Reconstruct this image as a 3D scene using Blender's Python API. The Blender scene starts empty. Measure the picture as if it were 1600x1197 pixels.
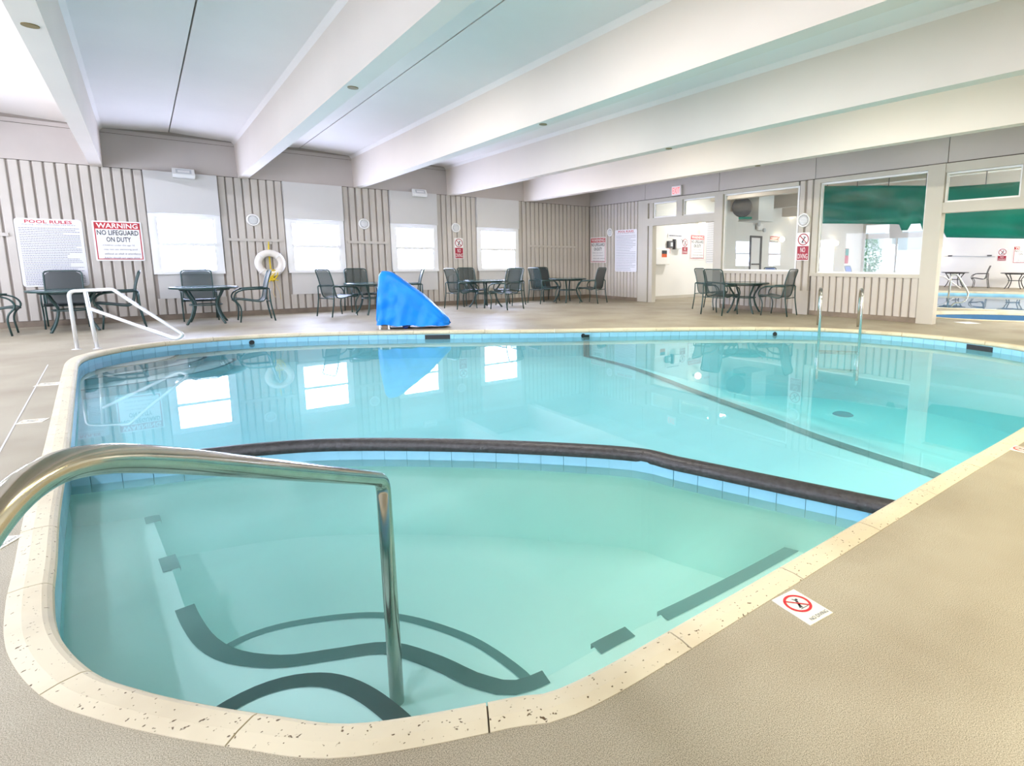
import bpy, bmesh, math, random
from mathutils import Vector, Matrix
from mathutils.geometry import tessellate_polygon

random.seed(7)
SC = bpy.context.scene
COL = SC.collection
R = math.radians

# ------------------------------------------------------------------ camera
F_PX, YAW, PITCH = 848.75, 0.6922, 0.145
CX, CY = 931.82, 533.79
CAM = Vector((-10.823, -13.375, 1.102))
fwd = Vector((math.sin(YAW) * math.cos(PITCH), math.cos(YAW) * math.cos(PITCH), -math.sin(PITCH)))
rgt = Vector((math.cos(YAW), -math.sin(YAW), 0))
upv = rgt.cross(fwd)
cd = bpy.data.cameras.new('camera'); cam = bpy.data.objects.new('camera', cd); COL.objects.link(cam)
cam.matrix_world = Matrix((
    (rgt.x, upv.x, -fwd.x, CAM.x), (rgt.y, upv.y, -fwd.y, CAM.y), (rgt.z, upv.z, -fwd.z, CAM.z), (0, 0, 0, 1)))
cd.sensor_fit = 'HORIZONTAL'; cd.sensor_width = 36.0
cd.lens = F_PX / 1600 * 36.0
cd.shift_x = -(CX - 800) / 1600; cd.shift_y = (CY - 598.5) / 1600
cd.clip_start = 0.05; cd.clip_end = 200
SC.camera = cam

# ------------------------------------------------------------------ world, view, light levels
w = bpy.data.worlds.new('world'); SC.world = w; w.use_nodes = True
bg = w.node_tree.nodes['Background']
bg.inputs[0].default_value = (0.80, 0.90, 1.0, 1); bg.inputs[1].default_value = 2.2
SC.view_settings.view_transform = 'Standard'; SC.view_settings.look = 'None'
SC.view_settings.gamma = 1.0; SC.view_settings.use_curve_mapping = False
SC.view_settings.exposure = 0.14
SC.cycles.use_denoising = True
SC.cycles.use_adaptive_sampling = True; SC.cycles.adaptive_threshold = 0.04
SC.cycles.sample_clamp_indirect = 6.0
SC.cycles.transparent_max_bounces = 10
PANE_FAR = 36.0        # daylight behind the windows of the far wall
FILL_SIDE = 8.0       # daylight of the unseen windows added in the left wall
FILL_WARM = 75.0     # warm ceiling lamps added out of view behind the camera
FILL_ROOM2 = 950.0  # ceiling lamps added to light the second room
FILL_BEAM = 62.0       # strip lamps added on the hidden right flanks of the beams
SC.cycles.max_bounces = 7
SC.cycles.diffuse_bounces = 4
SC.cycles.volume_bounces = 3

# ------------------------------------------------------------------ pixel -> place helpers (1600 x 1197 frame)
def ray(x, y): return rgt * ((x - CX) / F_PX) - upv * ((y - CY) / F_PX) + fwd
def gp(x, y, z=0.0):
    d = ray(x, y); return CAM + d * ((z - CAM.z) / d.z)
def wa(x, y, Y=0.0):
    d = ray(x, y); return CAM + d * ((Y - CAM.y) / d.y)
def wb(x, y, X=0.0):
    d = ray(x, y); return CAM + d * ((X - CAM.x) / d.x)

# ------------------------------------------------------------------ materials
MATS = {}
def nodes_of(name):
    m = bpy.data.materials.new(name); m.use_nodes = True
    nt = m.node_tree; b = nt.nodes['Principled BSDF']; MATS[name] = m
    return m, nt, b
def setin(b, k, v):
    if k in b.inputs: b.inputs[k].default_value = v
def c4(c): return (c[0], c[1], c[2], 1)
def mat(name, col, rough=0.6, metal=0.0, var=0.0, vscale=6.0, bump=0.0, bscale=60.0, spec=0.5, col2=None, detail=4.0):
    m, nt, b = nodes_of(name)
    setin(b, 'Base Color', c4(col)); setin(b, 'Roughness', rough); setin(b, 'Metallic', metal); setin(b, 'Specular IOR Level', spec)
    tc = nt.nodes.new('ShaderNodeTexCoord')
    if var > 0 or col2:
        n = nt.nodes.new('ShaderNodeTexNoise'); n.inputs['Scale'].default_value = vscale; n.inputs['Detail'].default_value = detail
        nt.links.new(tc.outputs['Object'], n.inputs['Vector'])
        r = nt.nodes.new('ShaderNodeValToRGB')
        c2 = col2 or tuple(x * (1 - var) for x in col)
        r.color_ramp.elements[0].position = 0.35; r.color_ramp.elements[0].color = c4(c2)
        r.color_ramp.elements[1].position = 0.65; r.color_ramp.elements[1].color = c4(col)
        nt.links.new(n.outputs['Fac'], r.inputs[0]); nt.links.new(r.outputs[0], b.inputs['Base Color'])
    if bump > 0:
        n2 = nt.nodes.new('ShaderNodeTexNoise'); n2.inputs['Scale'].default_value = bscale; n2.inputs['Detail'].default_value = 3
        nt.links.new(tc.outputs['Object'], n2.inputs['Vector'])
        bp = nt.nodes.new('ShaderNodeBump'); bp.inputs['Strength'].default_value = bump; bp.inputs['Distance'].default_value = 0.01
        nt.links.new(n2.outputs['Fac'], bp.inputs['Height']); nt.links.new(bp.outputs[0], b.inputs['Normal'])
    return m
def emit(name, col, s):
    m, nt, b = nodes_of(name)
    setin(b, 'Base Color', c4(col)); setin(b, 'Emission Color', c4(col)); setin(b, 'Emission Strength', s)
    return m

mat('board', (0.55, 0.51, 0.465), 0.6, var=0.10, vscale=1.3, bump=0.1, bscale=25)
mat('backing_shaded', (0.33, 0.29, 0.26), 0.7)  # darker than the boards: shade of the gaps put into the colour
mat('plaster', (0.54, 0.49, 0.46), 0.8, var=0.10, vscale=0.9)
mat('fascia', (0.52, 0.48, 0.455), 0.8, var=0.08, vscale=0.8)
mat('panel', (0.62, 0.61, 0.60), 0.6, var=0.04, vscale=1.0)
mat('trim', (0.52, 0.49, 0.43), 0.5, var=0.05, vscale=1.5)
mat('white', (0.85, 0.85, 0.85), 0.45)
mat('whitewall', (0.80, 0.79, 0.77), 0.7, var=0.05, vscale=0.5)
mat('beam', (0.71, 0.64, 0.575), 0.7, var=0.05, vscale=0.7)
mat('ceil', (0.76, 0.715, 0.68), 0.8, var=0.06, vscale=0.5)
mat('seam', (0.12, 0.10, 0.08), 0.8)
mat('brown', (0.20, 0.14, 0.045), 0.6)
mat('kerb', (0.27, 0.215, 0.165), 0.8, var=0.35, vscale=3, bump=0.2, bscale=40)
mat('tile', (0.27, 0.56, 0.74), 0.22, var=0.18, vscale=3.5)
mat('tile_white', (0.78, 0.80, 0.80), 0.3)
mat('mosaic', (0.05, 0.13, 0.25), 0.25)
mat('plug', (0.004, 0.012, 0.013), 0.35, var=0.4, vscale=9)
mat('cap', (0.022, 0.020, 0.020), 0.42, col2=(0.040, 0.038, 0.040), vscale=34, bump=0.4, bscale=45, detail=6)
mat('green_frame', (0.016, 0.052, 0.050), 0.32, spec=0.6)
mat('bronze_frame', (0.035, 0.034, 0.036), 0.35)
mat('white_tube', (0.80, 0.80, 0.80), 0.22, metal=0.35)
mat('ring', (0.80, 0.76, 0.71), 0.5, var=0.06, vscale=8)
mat('rope', (0.75, 0.55, 0.02), 0.7)
mat('rope_pale', (0.60, 0.48, 0.30), 0.7)
mat('black', (0.01, 0.01, 0.012), 0.4)
mat('ink', (0.035, 0.045, 0.06), 0.6)
mat('ink_grey', (0.22, 0.22, 0.27), 0.6)
mat('red', (0.50, 0.02, 0.03), 0.45)
mat('red_dark', (0.34, 0.012, 0.035), 0.45)
mat('sign', (0.72, 0.72, 0.77), 0.4)
mat('sign_white', (0.82, 0.81, 0.82), 0.4)
mat('tile_sign', (0.80, 0.77, 0.66), 0.35, var=0.08, vscale=20)
mat('tarp', (0.0, 0.29, 0.215), 0.45, var=0.25, vscale=1.6)
mat('cover', (0.0, 0.235, 0.90), 0.42, spec=0.3, var=0.16, vscale=4, bump=1.0, bscale=7)
mat('leaf', (0.07, 0.26, 0.09), 0.5, var=0.4, vscale=7)
mat('bark', (0.10, 0.06, 0.03), 0.8)
mat('steel', (0.54, 0.52, 0.45), 0.15, metal=1.0, var=0.16, vscale=14)
mat('steel_far', (0.60, 0.60, 0.58), 0.22, metal=1.0)
mat('orange', (0.65, 0.10, 0.02), 0.5)
mat('grey_plastic', (0.55, 0.57, 0.60), 0.5)
mat('grey_dark', (0.10, 0.10, 0.11), 0.6)
mat('navy', (0.02, 0.05, 0.26), 0.5)
mat('facade', (0.75, 0.74, 0.72), 0.8)
mat('foam_haze', (0.85, 0.9, 0.9), 0.6)
emit('pane_far', (0.62, 0.70, 1.0), PANE_FAR)
emit('added_pane_side', (0.80, 0.85, 1.0), FILL_SIDE)
emit('lamp_glow', (1.0, 0.86, 0.62), 14.0)
emit('tube_glow', (1.0, 0.97, 0.9), 7.0)
emit('exit_red', (1.0, 0.10, 0.09), 1.6)

def deck_mat():
    m, nt, b = nodes_of('deck'); L = nt.links; N = nt.nodes
    tc = N.new('ShaderNodeTexCoord')
    fine = N.new('ShaderNodeTexNoise'); fine.inputs['Scale'].default_value = 400; fine.inputs['Detail'].default_value = 2
    big = N.new('ShaderNodeTexNoise'); big.inputs['Scale'].default_value = 1.3; big.inputs['Detail'].default_value = 5
    for n in (fine, big): L.new(tc.outputs['Object'], n.inputs['Vector'])
    r1 = N.new('ShaderNodeValToRGB')
    r1.color_ramp.elements[0].position = 0.34; r1.color_ramp.elements[0].color = (0.175, 0.155, 0.105, 1)
    r1.color_ramp.elements[1].position = 0.62; r1.color_ramp.elements[1].color = (0.475, 0.425, 0.325, 1)
    L.new(fine.outputs['Fac'], r1.inputs[0])
    r2 = N.new('ShaderNodeValToRGB')
    r2.color_ramp.elements[0].position = 0.30; r2.color_ramp.elements[0].color = (0.74, 0.70, 0.66, 1)
    r2.color_ramp.elements[1].position = 0.60; r2.color_ramp.elements[1].color = (1, 1, 1, 1)
    L.new(big.outputs['Fac'], r2.inputs[0])
    mx = N.new('ShaderNodeMix'); mx.data_type = 'RGBA'; mx.blend_type = 'MULTIPLY'; mx.inputs[0].default_value = 1
    L.new(r1.outputs[0], mx.inputs[6]); L.new(r2.outputs[0], mx.inputs[7]); L.new(mx.outputs[2], b.inputs['Base Color'])
    bp = N.new('ShaderNodeBump'); bp.inputs['Strength'].default_value = 0.12; bp.inputs['Distance'].default_value = 0.002
    L.new(fine.outputs['Fac'], bp.inputs['Height']); L.new(bp.outputs[0], b.inputs['Normal'])
    setin(b, 'Roughness', 0.55); setin(b, 'Specular IOR Level', 0.35)
deck_mat()

def coping_mat():
    m, nt, b = nodes_of('coping'); L = nt.links; N = nt.nodes
    tc = N.new('ShaderNodeTexCoord')
    v = N.new('ShaderNodeTexNoise'); v.inputs['Scale'].default_value = 85; v.inputs['Detail'].default_value = 1.5
    big = N.new('ShaderNodeTexNoise'); big.inputs['Scale'].default_value = 2.6; big.inputs['Detail'].default_value = 5
    for n in (v, big): L.new(tc.outputs['Object'], n.inputs['Vector'])
    r1 = N.new('ShaderNodeValToRGB')
    r1.color_ramp.elements[0].position = 0.27; r1.color_ramp.elements[0].color = (0.16, 0.11, 0.06, 1)
    r1.color_ramp.elements[1].position = 0.325; r1.color_ramp.elements[1].color = (1, 1, 1, 1)
    L.new(v.outputs['Fac'], r1.inputs[0])
    r2 = N.new('ShaderNodeValToRGB')
    r2.color_ramp.elements[0].position = 0.30; r2.color_ramp.elements[0].color = (0.50, 0.43, 0.30, 1)
    r2.color_ramp.elements[1].position = 0.55; r2.color_ramp.elements[1].color = (0.60, 0.535, 0.39, 1)
    L.new(big.outputs['Fac'], r2.inputs[0])
    mx = N.new('ShaderNodeMix'); mx.data_type = 'RGBA'; mx.blend_type = 'MULTIPLY'; mx.inputs[0].default_value = 1
    L.new(r1.outputs[0], mx.inputs[6]); L.new(r2.outputs[0], mx.inputs[7]); L.new(mx.outputs[2], b.inputs['Base Color'])
    bp = N.new('ShaderNodeBump'); bp.inputs['Strength'].default_value = 0.5; bp.inputs['Distance'].default_value = 0.004
    L.new(r1.outputs[0], bp.inputs['Height']); L.new(bp.outputs[0], b.inputs['Normal'])
    setin(b, 'Roughness', 0.6)
coping_mat()
mat('pool_plaster', (0.48, 0.88, 0.98), 0.7, var=0.06, vscale=0.6)
mat('wading_plaster', (0.66, 0.99, 0.94), 0.7, var=0.06, vscale=1.2)
mat('spa_plaster', (0.68, 0.84, 0.97), 0.7)

def water_mat(name, absorb, density, foam_haze=(0.0, 0.0), milk=(0.78, 0.90, 0.88), thin_zone=None, ripple=0.05, rscale=1.5, grough=0.015, scatter=0.0):
    m = bpy.data.materials.new(name); m.use_nodes = True; MATS[name] = m
    nt = m.node_tree; N = nt.nodes; L = nt.links; N.clear()
    out = N.new('ShaderNodeOutputMaterial')
    tr = N.new('ShaderNodeBsdfTransparent'); gl = N.new('ShaderNodeBsdfGlossy'); gl.inputs['Roughness'].default_value = grough
    fr = N.new('ShaderNodeFresnel'); fr.inputs['IOR'].default_value = 1.33
    mx = N.new('ShaderNodeMixShader')
    tc = N.new('ShaderNodeTexCoord')
    nz = N.new('ShaderNodeTexNoise'); nz.inputs['Scale'].default_value = rscale; nz.inputs['Detail'].default_value = 2
    L.new(tc.outputs['Object'], nz.inputs['Vector'])
    bp = N.new('ShaderNodeBump'); bp.inputs['Strength'].default_value = ripple; bp.inputs['Distance'].default_value = 0.02
    L.new(nz.outputs['Fac'], bp.inputs['Height']); L.new(bp.outputs[0], gl.inputs['Normal']); L.new(bp.outputs[0], fr.inputs['Normal'])
    L.new(fr.outputs[0], mx.inputs[0]); L.new(tr.outputs[0], mx.inputs[1]); L.new(gl.outputs[0], mx.inputs[2])
    last = mx
    if foam_haze[1] > 0:                                             # jet froth in the wading basin; elsewhere a diffuse layer put in for brightness
        mp = N.new('ShaderNodeMapping'); mp.inputs['Scale'].default_value = (0.45, 1.1, 1); mp.inputs['Rotation'].default_value = (0, 0, R(28))
        L.new(tc.outputs['Object'], mp.inputs['Vector'])
        n2 = N.new('ShaderNodeTexNoise'); n2.inputs['Scale'].default_value = 1.1; n2.inputs['Detail'].default_value = 5; n2.inputs['Distortion'].default_value = 0.8
        L.new(mp.outputs[0], n2.inputs['Vector'])
        rp = N.new('ShaderNodeValToRGB'); rp.color_ramp.interpolation = 'EASE'; rp.color_ramp.elements[0].position = 0.32; rp.color_ramp.elements[0].color = (foam_haze[0],)*3 + (1,)
        rp.color_ramp.elements[1].position = 0.75; rp.color_ramp.elements[1].color = (foam_haze[1],)*3 + (1,)
        L.new(n2.outputs['Fac'], rp.inputs[0])
        df = N.new('ShaderNodeBsdfDiffuse'); df.inputs[0].default_value = c4(milk)
        fac = rp.outputs[0]
        if thin_zone is not None:                                             # haze put in by distance from the steps, thinner over them
            vd = N.new('ShaderNodeVectorMath'); vd.operation = 'DISTANCE'; vd.inputs[1].default_value = thin_zone[0]
            L.new(tc.outputs['Object'], vd.inputs[0])
            mr = N.new('ShaderNodeMapRange'); mr.inputs[1].default_value = thin_zone[1]; mr.inputs[2].default_value = thin_zone[2]; mr.inputs[3].default_value = 0.15; mr.inputs[4].default_value = 1.0
            L.new(vd.outputs['Value'], mr.inputs[0])
            mu = N.new('ShaderNodeMath'); mu.operation = 'MULTIPLY'; L.new(rp.outputs[0], mu.inputs[0]); L.new(mr.outputs[0], mu.inputs[1]); fac = mu.outputs[0]
        m2 = N.new('ShaderNodeMixShader'); L.new(fac, m2.inputs[0]); L.new(tr.outputs[0], m2.inputs[1]); L.new(df.outputs[0], m2.inputs[2]); L.new(m2.outputs[0], mx.inputs[1])
    L.new(last.outputs[0], out.inputs['Surface'])
    va = N.new('ShaderNodeVolumeAbsorption'); va.inputs[0].default_value = c4(absorb); va.inputs[1].default_value = density
    vol = va.outputs[0]
    if scatter > 0:                                          # fine bubbles make the water cloudy with depth
        vs = N.new('ShaderNodeVolumeScatter'); vs.inputs['Color'].default_value = (0.50, 0.99, 0.95, 1); vs.inputs['Density'].default_value = scatter
        ad = N.new('ShaderNodeAddShader'); L.new(va.outputs[0], ad.inputs[0]); L.new(vs.outputs[0], ad.inputs[1]); vol = ad.outputs[0]
    L.new(vol, out.inputs['Volume'])
water_mat('water', (0.30, 0.94, 0.97), 0.30, foam_haze=(0.16, 0.245), milk=(0.38, 0.90, 1.0), thin_zone=((-10.9, -4.2, -0.13), 0.6, 2.6), ripple=0.03, rscale=1.2)
water_mat('wading_water', (0.30, 0.97, 0.93), 0.30, foam_haze=(0.12, 0.245), milk=(0.50, 1.0, 0.94), thin_zone=((-10.50, -11.70, -0.2), 0.4, 1.25), grough=0.13, scatter=0.55, ripple=0.06, rscale=2.0)
water_mat('spa_water', (0.4, 0.85, 0.98), 0.3, foam_haze=(0.18, 0.245), milk=(0.60, 0.82, 1.0), ripple=0.05)

def glass_mat():
    m = bpy.data.materials.new('glass'); m.use_nodes = True; MATS['glass'] = m
    nt = m.node_tree; N = nt.nodes; L = nt.links; N.clear()
    out = N.new('ShaderNodeOutputMaterial'); tr = N.new('ShaderNodeBsdfTransparent'); tr.inputs[0].default_value = (0.97, 0.985, 0.98, 1)
    gl = N.new('ShaderNodeBsdfGlossy'); gl.inputs['Roughness'].default_value = 0.02
    fr = N.new('ShaderNodeFresnel'); fr.inputs['IOR'].default_value = 1.35
    mx = N.new('ShaderNodeMixShader'); L.new(fr.outputs[0], mx.inputs[0]); L.new(tr.outputs[0], mx.inputs[1]); L.new(gl.outputs[0], mx.inputs[2])
    L.new(mx.outputs[0], out.inputs['Surface'])
glass_mat()

def sling_mat(name, col, see=0.3, rough=0.45):
    m = bpy.data.materials.new(name); m.use_nodes = True; MATS[name] = m
    nt = m.node_tree; N = nt.nodes; L = nt.links; b = N['Principled BSDF']; out = N['Material Output']
    setin(b, 'Base Color', c4(col)); setin(b, 'Roughness', rough); setin(b, 'Specular IOR Level', 0.8)
    tr = N.new('ShaderNodeBsdfTransparent'); mx = N.new('ShaderNodeMixShader'); mx.inputs[0].default_value = see
    L.new(b.outputs[0], mx.inputs[1]); L.new(tr.outputs[0], mx.inputs[2]); L.new(mx.outputs[0], out.inputs['Surface'])
sling_mat('sling', (0.020, 0.044, 0.045), 0.28)
sling_mat('sling_dark', (0.012, 0.022, 0.024), 0.08)
sling_mat('sling_blue', (0.05, 0.13, 0.45), 0.1)
sling_mat('sling_grey', (0.05, 0.05, 0.06), 0.15)

# ------------------------------------------------------------------ mesh helpers
class MB:
    def __init__(s): s.v = []; s.f = []
    def add(s, vs, fs):
        o = len(s.v); s.v += [tuple(p) for p in vs]; s.f += [tuple(i + o for i in f) for f in fs]; return s
    def box(s, x0, x1, y0, y1, z0, z1):
        return s.add([(x0,y0,z0),(x1,y0,z0),(x1,y1,z0),(x0,y1,z0),(x0,y0,z1),(x1,y0,z1),(x1,y1,z1),(x0,y1,z1)],
                     [(0,3,2,1),(4,5,6,7),(0,1,5,4),(1,2,6,5),(2,3,7,6),(3,0,4,7)])
    def prism(s, poly, z0, z1):
        """poly: CCW list of (x, y), extruded along z"""
        n = len(poly); vs = [(p[0], p[1], z0) for p in poly] + [(p[0], p[1], z1) for p in poly]
        fs = [tuple(reversed(t)) if False else t for t in []]
        tris = tessellate_polygon([[Vector((p[0], p[1], 0)) for p in poly]])
        for t in tris:
            a, b_, c = (poly[i] for i in t)
            ar = (b_[0]-a[0])*(c[1]-a[1]) - (b_[1]-a[1])*(c[0]-a[0])
            if ar < 0: t = (t[0], t[2], t[1])
            fs.append(tuple(i + n for i in t)); fs.append((t[0], t[2], t[1]))
        area = sum(poly[i][0]*poly[(i+1)%n][1] - poly[(i+1)%n][0]*poly[i][1] for i in range(n))
        for i in range(n):
            j = (i + 1) % n
            fs.append((i, j, j+n, i+n) if area > 0 else (j, i, i+n, j+n))
        return s.add(vs, fs)
    def tube(s, pts, r, n=8, closed=False, caps=True):
        pts = [Vector(p) for p in pts]; m = len(pts); rings = []
        rr = r if isinstance(r, (list, tuple)) else [r] * m
        prev = None
        for i, p in enumerate(pts):
            if closed: t = (pts[(i+1) % m] - pts[i-1]).normalized()
            elif i == 0: t = (pts[1] - p).normalized()
            elif i == m-1: t = (p - pts[i-1]).normalized()
            else: t = ((pts[i+1]-p).normalized() + (p-pts[i-1]).normalized()).normalized()
            if prev is None:
                a = Vector((0,0,1)) if abs(t.z) < 0.9 else Vector((1,0,0))
                u = t.cross(a).normalized()
            else:
                u = (prev - t * prev.dot(t)).normalized()
            prev = u; v = t.cross(u)
            rings.append([p + (u*math.cos(2*math.pi*k/n) + v*math.sin(2*math.pi*k/n)) * rr[i] for k in range(n)])
        vs = [q for ring in rings for q in ring]; fs = []
        for i in range(m if closed else m-1):
            j = (i+1) % m
            for k in range(n): fs.append((i*n+k, i*n+(k+1)%n, j*n+(k+1)%n, j*n+k))
        if caps and not closed:
            fs.append(tuple(reversed(range(n)))); fs.append(tuple((m-1)*n+k for k in range(n)))
        return s.add(vs, fs)
    def lathe(s, prof, n=32, c=(0,0,0)):
        vs = [(c[0]+r*math.cos(2*math.pi*k/n), c[1]+r*math.sin(2*math.pi*k/n), c[2]+z) for r, z in prof for k in range(n)]
        m = len(prof); fs = [(i*n+k, i*n+(k+1)%n, (i+1)*n+(k+1)%n, (i+1)*n+k) for i in range(m-1) for k in range(n)]
        if prof[0][0] > 1e-6: fs.append(tuple(reversed(range(n))))
        if prof[-1][0] > 1e-6: fs.append(tuple((m-1)*n+k for k in range(n)))
        return s.add(vs, fs)
    def grid(s, rows):
        m = len(rows); n = len(rows[0]); vs = [p for r_ in rows for p in r_]
        return s.add(vs, [(i*n+j, i*n+j+1, (i+1)*n+j+1, (i+1)*n+j) for i in range(m-1) for j in range(n-1)])
    def mesh(s, name, mt, smooth=False):
        me = bpy.data.meshes.new(name); me.from_pydata(s.v, [], s.f); me.materials.append(MATS[mt])
        if smooth:
            for p in me.polygons: p.use_smooth = True
        me.update(); return me
    def build(s, name, mt, parent=None, smooth=False, label=None, bevel=0.0):
        o = bpy.data.objects.new(name, s.mesh(name, mt, smooth)); COL.objects.link(o)
        if parent is not None: o.parent = parent
        if label: o['label'] = label
        if bevel:
            bv = o.modifiers.new('bevel', 'BEVEL'); bv.width = bevel; bv.segments = 2; bv.limit_method = 'ANGLE'
        return o
def box(name, mt, x0, x1, y0, y1, z0, z1, parent=None, bevel=0.0):
    return MB().box(min(x0,x1), max(x0,x1), min(y0,y1), max(y0,y1), min(z0,z1), max(z0,z1)).build(name, mt, parent, bevel=bevel)
def inst(name, me, parent=None, loc=(0,0,0), rot=(0,0,0), scale=(1,1,1)):
    o = bpy.data.objects.new(name, me); COL.objects.link(o)
    o.location = loc; o.rotation_euler = rot; o.scale = scale
    if parent is not None: o.parent = parent
    return o
def tag(o, label=None, cat=None, group=None, kind=None):
    if label: o['label'] = label
    if cat: o['category'] = cat
    if group: o['group'] = group
    if kind: o['kind'] = kind
    return o
def empty(name, loc=(0,0,0), rot=(0,0,0), label=None, cat=None, group=None, kind=None):
    o = bpy.data.objects.new(name, None); COL.objects.link(o); o.location = loc; o.rotation_euler = rot
    o.empty_display_size = 0.1
    return tag(o, label, cat, group, kind)
def copy_tree(o, parent=None):
    c = o.copy(); COL.objects.link(c); c.parent = parent
    for ch in [x for x in bpy.data.objects if x.parent == o]: copy_tree(ch, c)
    return c
def bez(pts, rad=0.06, k=5):
    """round the corners of a polyline"""
    P = [Vector(p) for p in pts]; out = [P[0]]
    for i in range(1, len(P)-1):
        a, b_, c = P[i-1], P[i], P[i+1]
        ra = min(rad, (a-b_).length*0.48); rc = min(rad, (c-b_).length*0.48)
        p0 = b_ + (a-b_).normalized()*ra; p2 = b_ + (c-b_).normalized()*rc
        for j in range(k+1):
            t = j/k; out.append(p0*(1-t)**2 + b_*2*t*(1-t) + p2*t*t)
    out.append(P[-1]); return out
def smooth_curve(pts, k=6, closed=False):
    P = [Vector(p) for p in pts]; n = len(P); out = []
    for i in range(n if closed else n-1):
        if closed: p0, p1, p2, p3 = P[i-1], P[i], P[(i+1)%n], P[(i+2)%n]
        else: p0, p1, p2, p3 = P[max(i-1,0)], P[i], P[i+1], P[min(i+2,n-1)]
        for j in range(k):
            t = j/k
            out.append(0.5*((2*p1)+(p2-p0)*t+(2*p0-5*p1+4*p2-p3)*t*t+(3*p1-p0-3*p2+p3)*t**3))
    if not closed: out.append(P[-1])
    return out
def resample(pts, step, closed=True):
    P = [Vector(p) for p in pts]
    if closed: P = P + [P[0]]
    L = [0]
    for i in range(1, len(P)): L.append(L[-1] + (P[i]-P[i-1]).length)
    n = max(2, round(L[-1]/step)); out = []; i = 0
    for q in range(n if closed else n+1):
        d = L[-1]*q/n
        while i < len(L)-2 and L[i+1] < d: i += 1
        t = (d-L[i])/max(1e-9, L[i+1]-L[i]); out.append(P[i].lerp(P[i+1], min(1, t)))
    return out
def offset(poly, d):
    """offset a CCW closed polygon outwards by d"""
    n = len(poly); out = []
    for i in range(n):
        t = (Vector(poly[(i+1)%n][:2]) - Vector(poly[i-1][:2])).normalized()
        out.append(Vector((poly[i][0] + t.y*d, poly[i][1] - t.x*d)))
    return out
def text_mesh(body, width, height, mt, x=0, y=0, z=0.0, name='lettering', parent=None, bold=0.0):
    """flat lettering fitted in a box centred on (x, y)"""
    cu = bpy.data.curves.new('t', 'FONT'); cu.body = body; cu.resolution_u = 2; cu.offset = bold
    ob = bpy.data.objects.new('t', cu); COL.objects.link(ob)
    me = bpy.data.meshes.new_from_object(ob); bpy.data.objects.remove(ob); bpy.data.curves.remove(cu)
    xs = [v.co.x for v in me.vertices]; ys = [v.co.y for v in me.vertices]
    if not xs: return None
    sx = width/(max(xs)-min(xs)); sy = height/(max(ys)-min(ys)); cx = (max(xs)+min(xs))/2; cy = (max(ys)+min(ys))/2
    for v in me.vertices: v.co = ((v.co.x-cx)*sx + x, (v.co.y-cy)*sy + y, z)
    me.materials.clear(); me.materials.append(MATS[mt])
    o = bpy.data.objects.new(name, me); COL.objects.link(o); o.parent = parent
    return o

# ================================================================== SETTING
ZH = 2.785                       # top of the boarded wall, underside of the beams
X_L, Y_R, X_B = -14.6, -17.0, 18.4
# pool outline (inner edge of the coping), walked from the near left corner up the left side, along the far side and back
RAW = [(-11.13,-11.19),(-11.17,-10.9),(-11.19,-10.58),(-11.23,-9.97),(-11.28,-8.84),(-11.37,-7.2),(-11.44,-5.9),(-11.475,-5.0),
       (-11.40,-4.5),(-11.15,-4.08),(-10.80,-3.80),(-10.37,-3.68),(-9.9,-3.67),(-9.4,-3.75),(-8.5,-4.15),(-7.33,-4.90),(-5.8,-5.98),(-4.2,-7.02),
       (-2.9,-7.98),(-2.25,-8.62),(-1.86,-9.35),(-1.70,-10.3),(-1.82,-11.1),(-2.06,-11.6),(-2.5,-12.1),(-3.2,-12.4),(-4.4,-12.5),(-6.3,-12.487),
       (-7.8,-12.43),(-9.5,-12.37),(-10.04,-12.34),(-10.2,-12.275),(-10.42,-12.17),(-10.56,-12.08),(-10.67,-11.96),(-10.8,-11.81),(-10.93,-11.64),(-11.04,-11.46)]
POOL = resample(smooth_curve([(x, y, 0) for x, y in reversed(RAW)], 8, True), 0.0475)   # counter-clockwise
POOL = [Vector((p.x, p.y)) for p in POOL]
COPE_W = 0.095
POOL_OUT = offset(POOL, COPE_W)
POOL2 = [Vector((p.x, p.y)) for p in resample(smooth_curve([(p[0], p[1], 0) for p in
        reversed([(3.6,-6.2),(4.6,-4.6),(7,-3.9),(11,-4.2),(12.7,-5.6),(13.7,-8.2),(13.5,-12),(11,-14),(8,-14.2),(5.6,-12.8),(4.75,-10.4),(4.05,-8.4)])][::-1], 6, True), 0.3)]
def ccw(P):
    a = sum(P[i][0]*P[(i+1)%len(P)][1] - P[(i+1)%len(P)][0]*P[i][1] for i in range(len(P)))
    return P if a > 0 else list(reversed(P))
POOL = ccw(POOL); POOL_OUT = offset(POOL, COPE_W); POOL2 = ccw(POOL2); POOL2_OUT = offset(POOL2, 0.25)
SPA = ccw([Vector((2.75+1.30*math.cos(a)*1.0-0.35*math.sin(a), -10.15+1.35*math.sin(a)-0.3*math.cos(a))) for a in [2*math.pi*k/40 for k in range(40)]])
SPA_OUT = offset(SPA, 0.18)

# floor with three openings
def make_floor():
    outer = [Vector((X_L,Y_R,0)),Vector((X_B,Y_R,0)),Vector((X_B,0.0,0)),Vector((X_L,0.0,0))]
    loops = [outer] + [[Vector((p[0],p[1],0)) for p in reversed(h)] for h in (POOL_OUT, POOL2_OUT, SPA_OUT)]
    flat = [p for l in loops for p in l]
    tris = tessellate_polygon(loops)
    fs = []
    for t in tris:
        a,b_,c = (flat[i] for i in t)
        ar = (b_.x-a.x)*(c.y-a.y)-(b_.y-a.y)*(c.x-a.x)
        fs.append(t if ar > 0 else (t[0],t[2],t[1]))
    o = MB().add(flat, fs).build('floor', 'deck'); tag(o, 'sandy speckled concrete pool deck floor', kind='structure'); return o
floor = make_floor()
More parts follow.
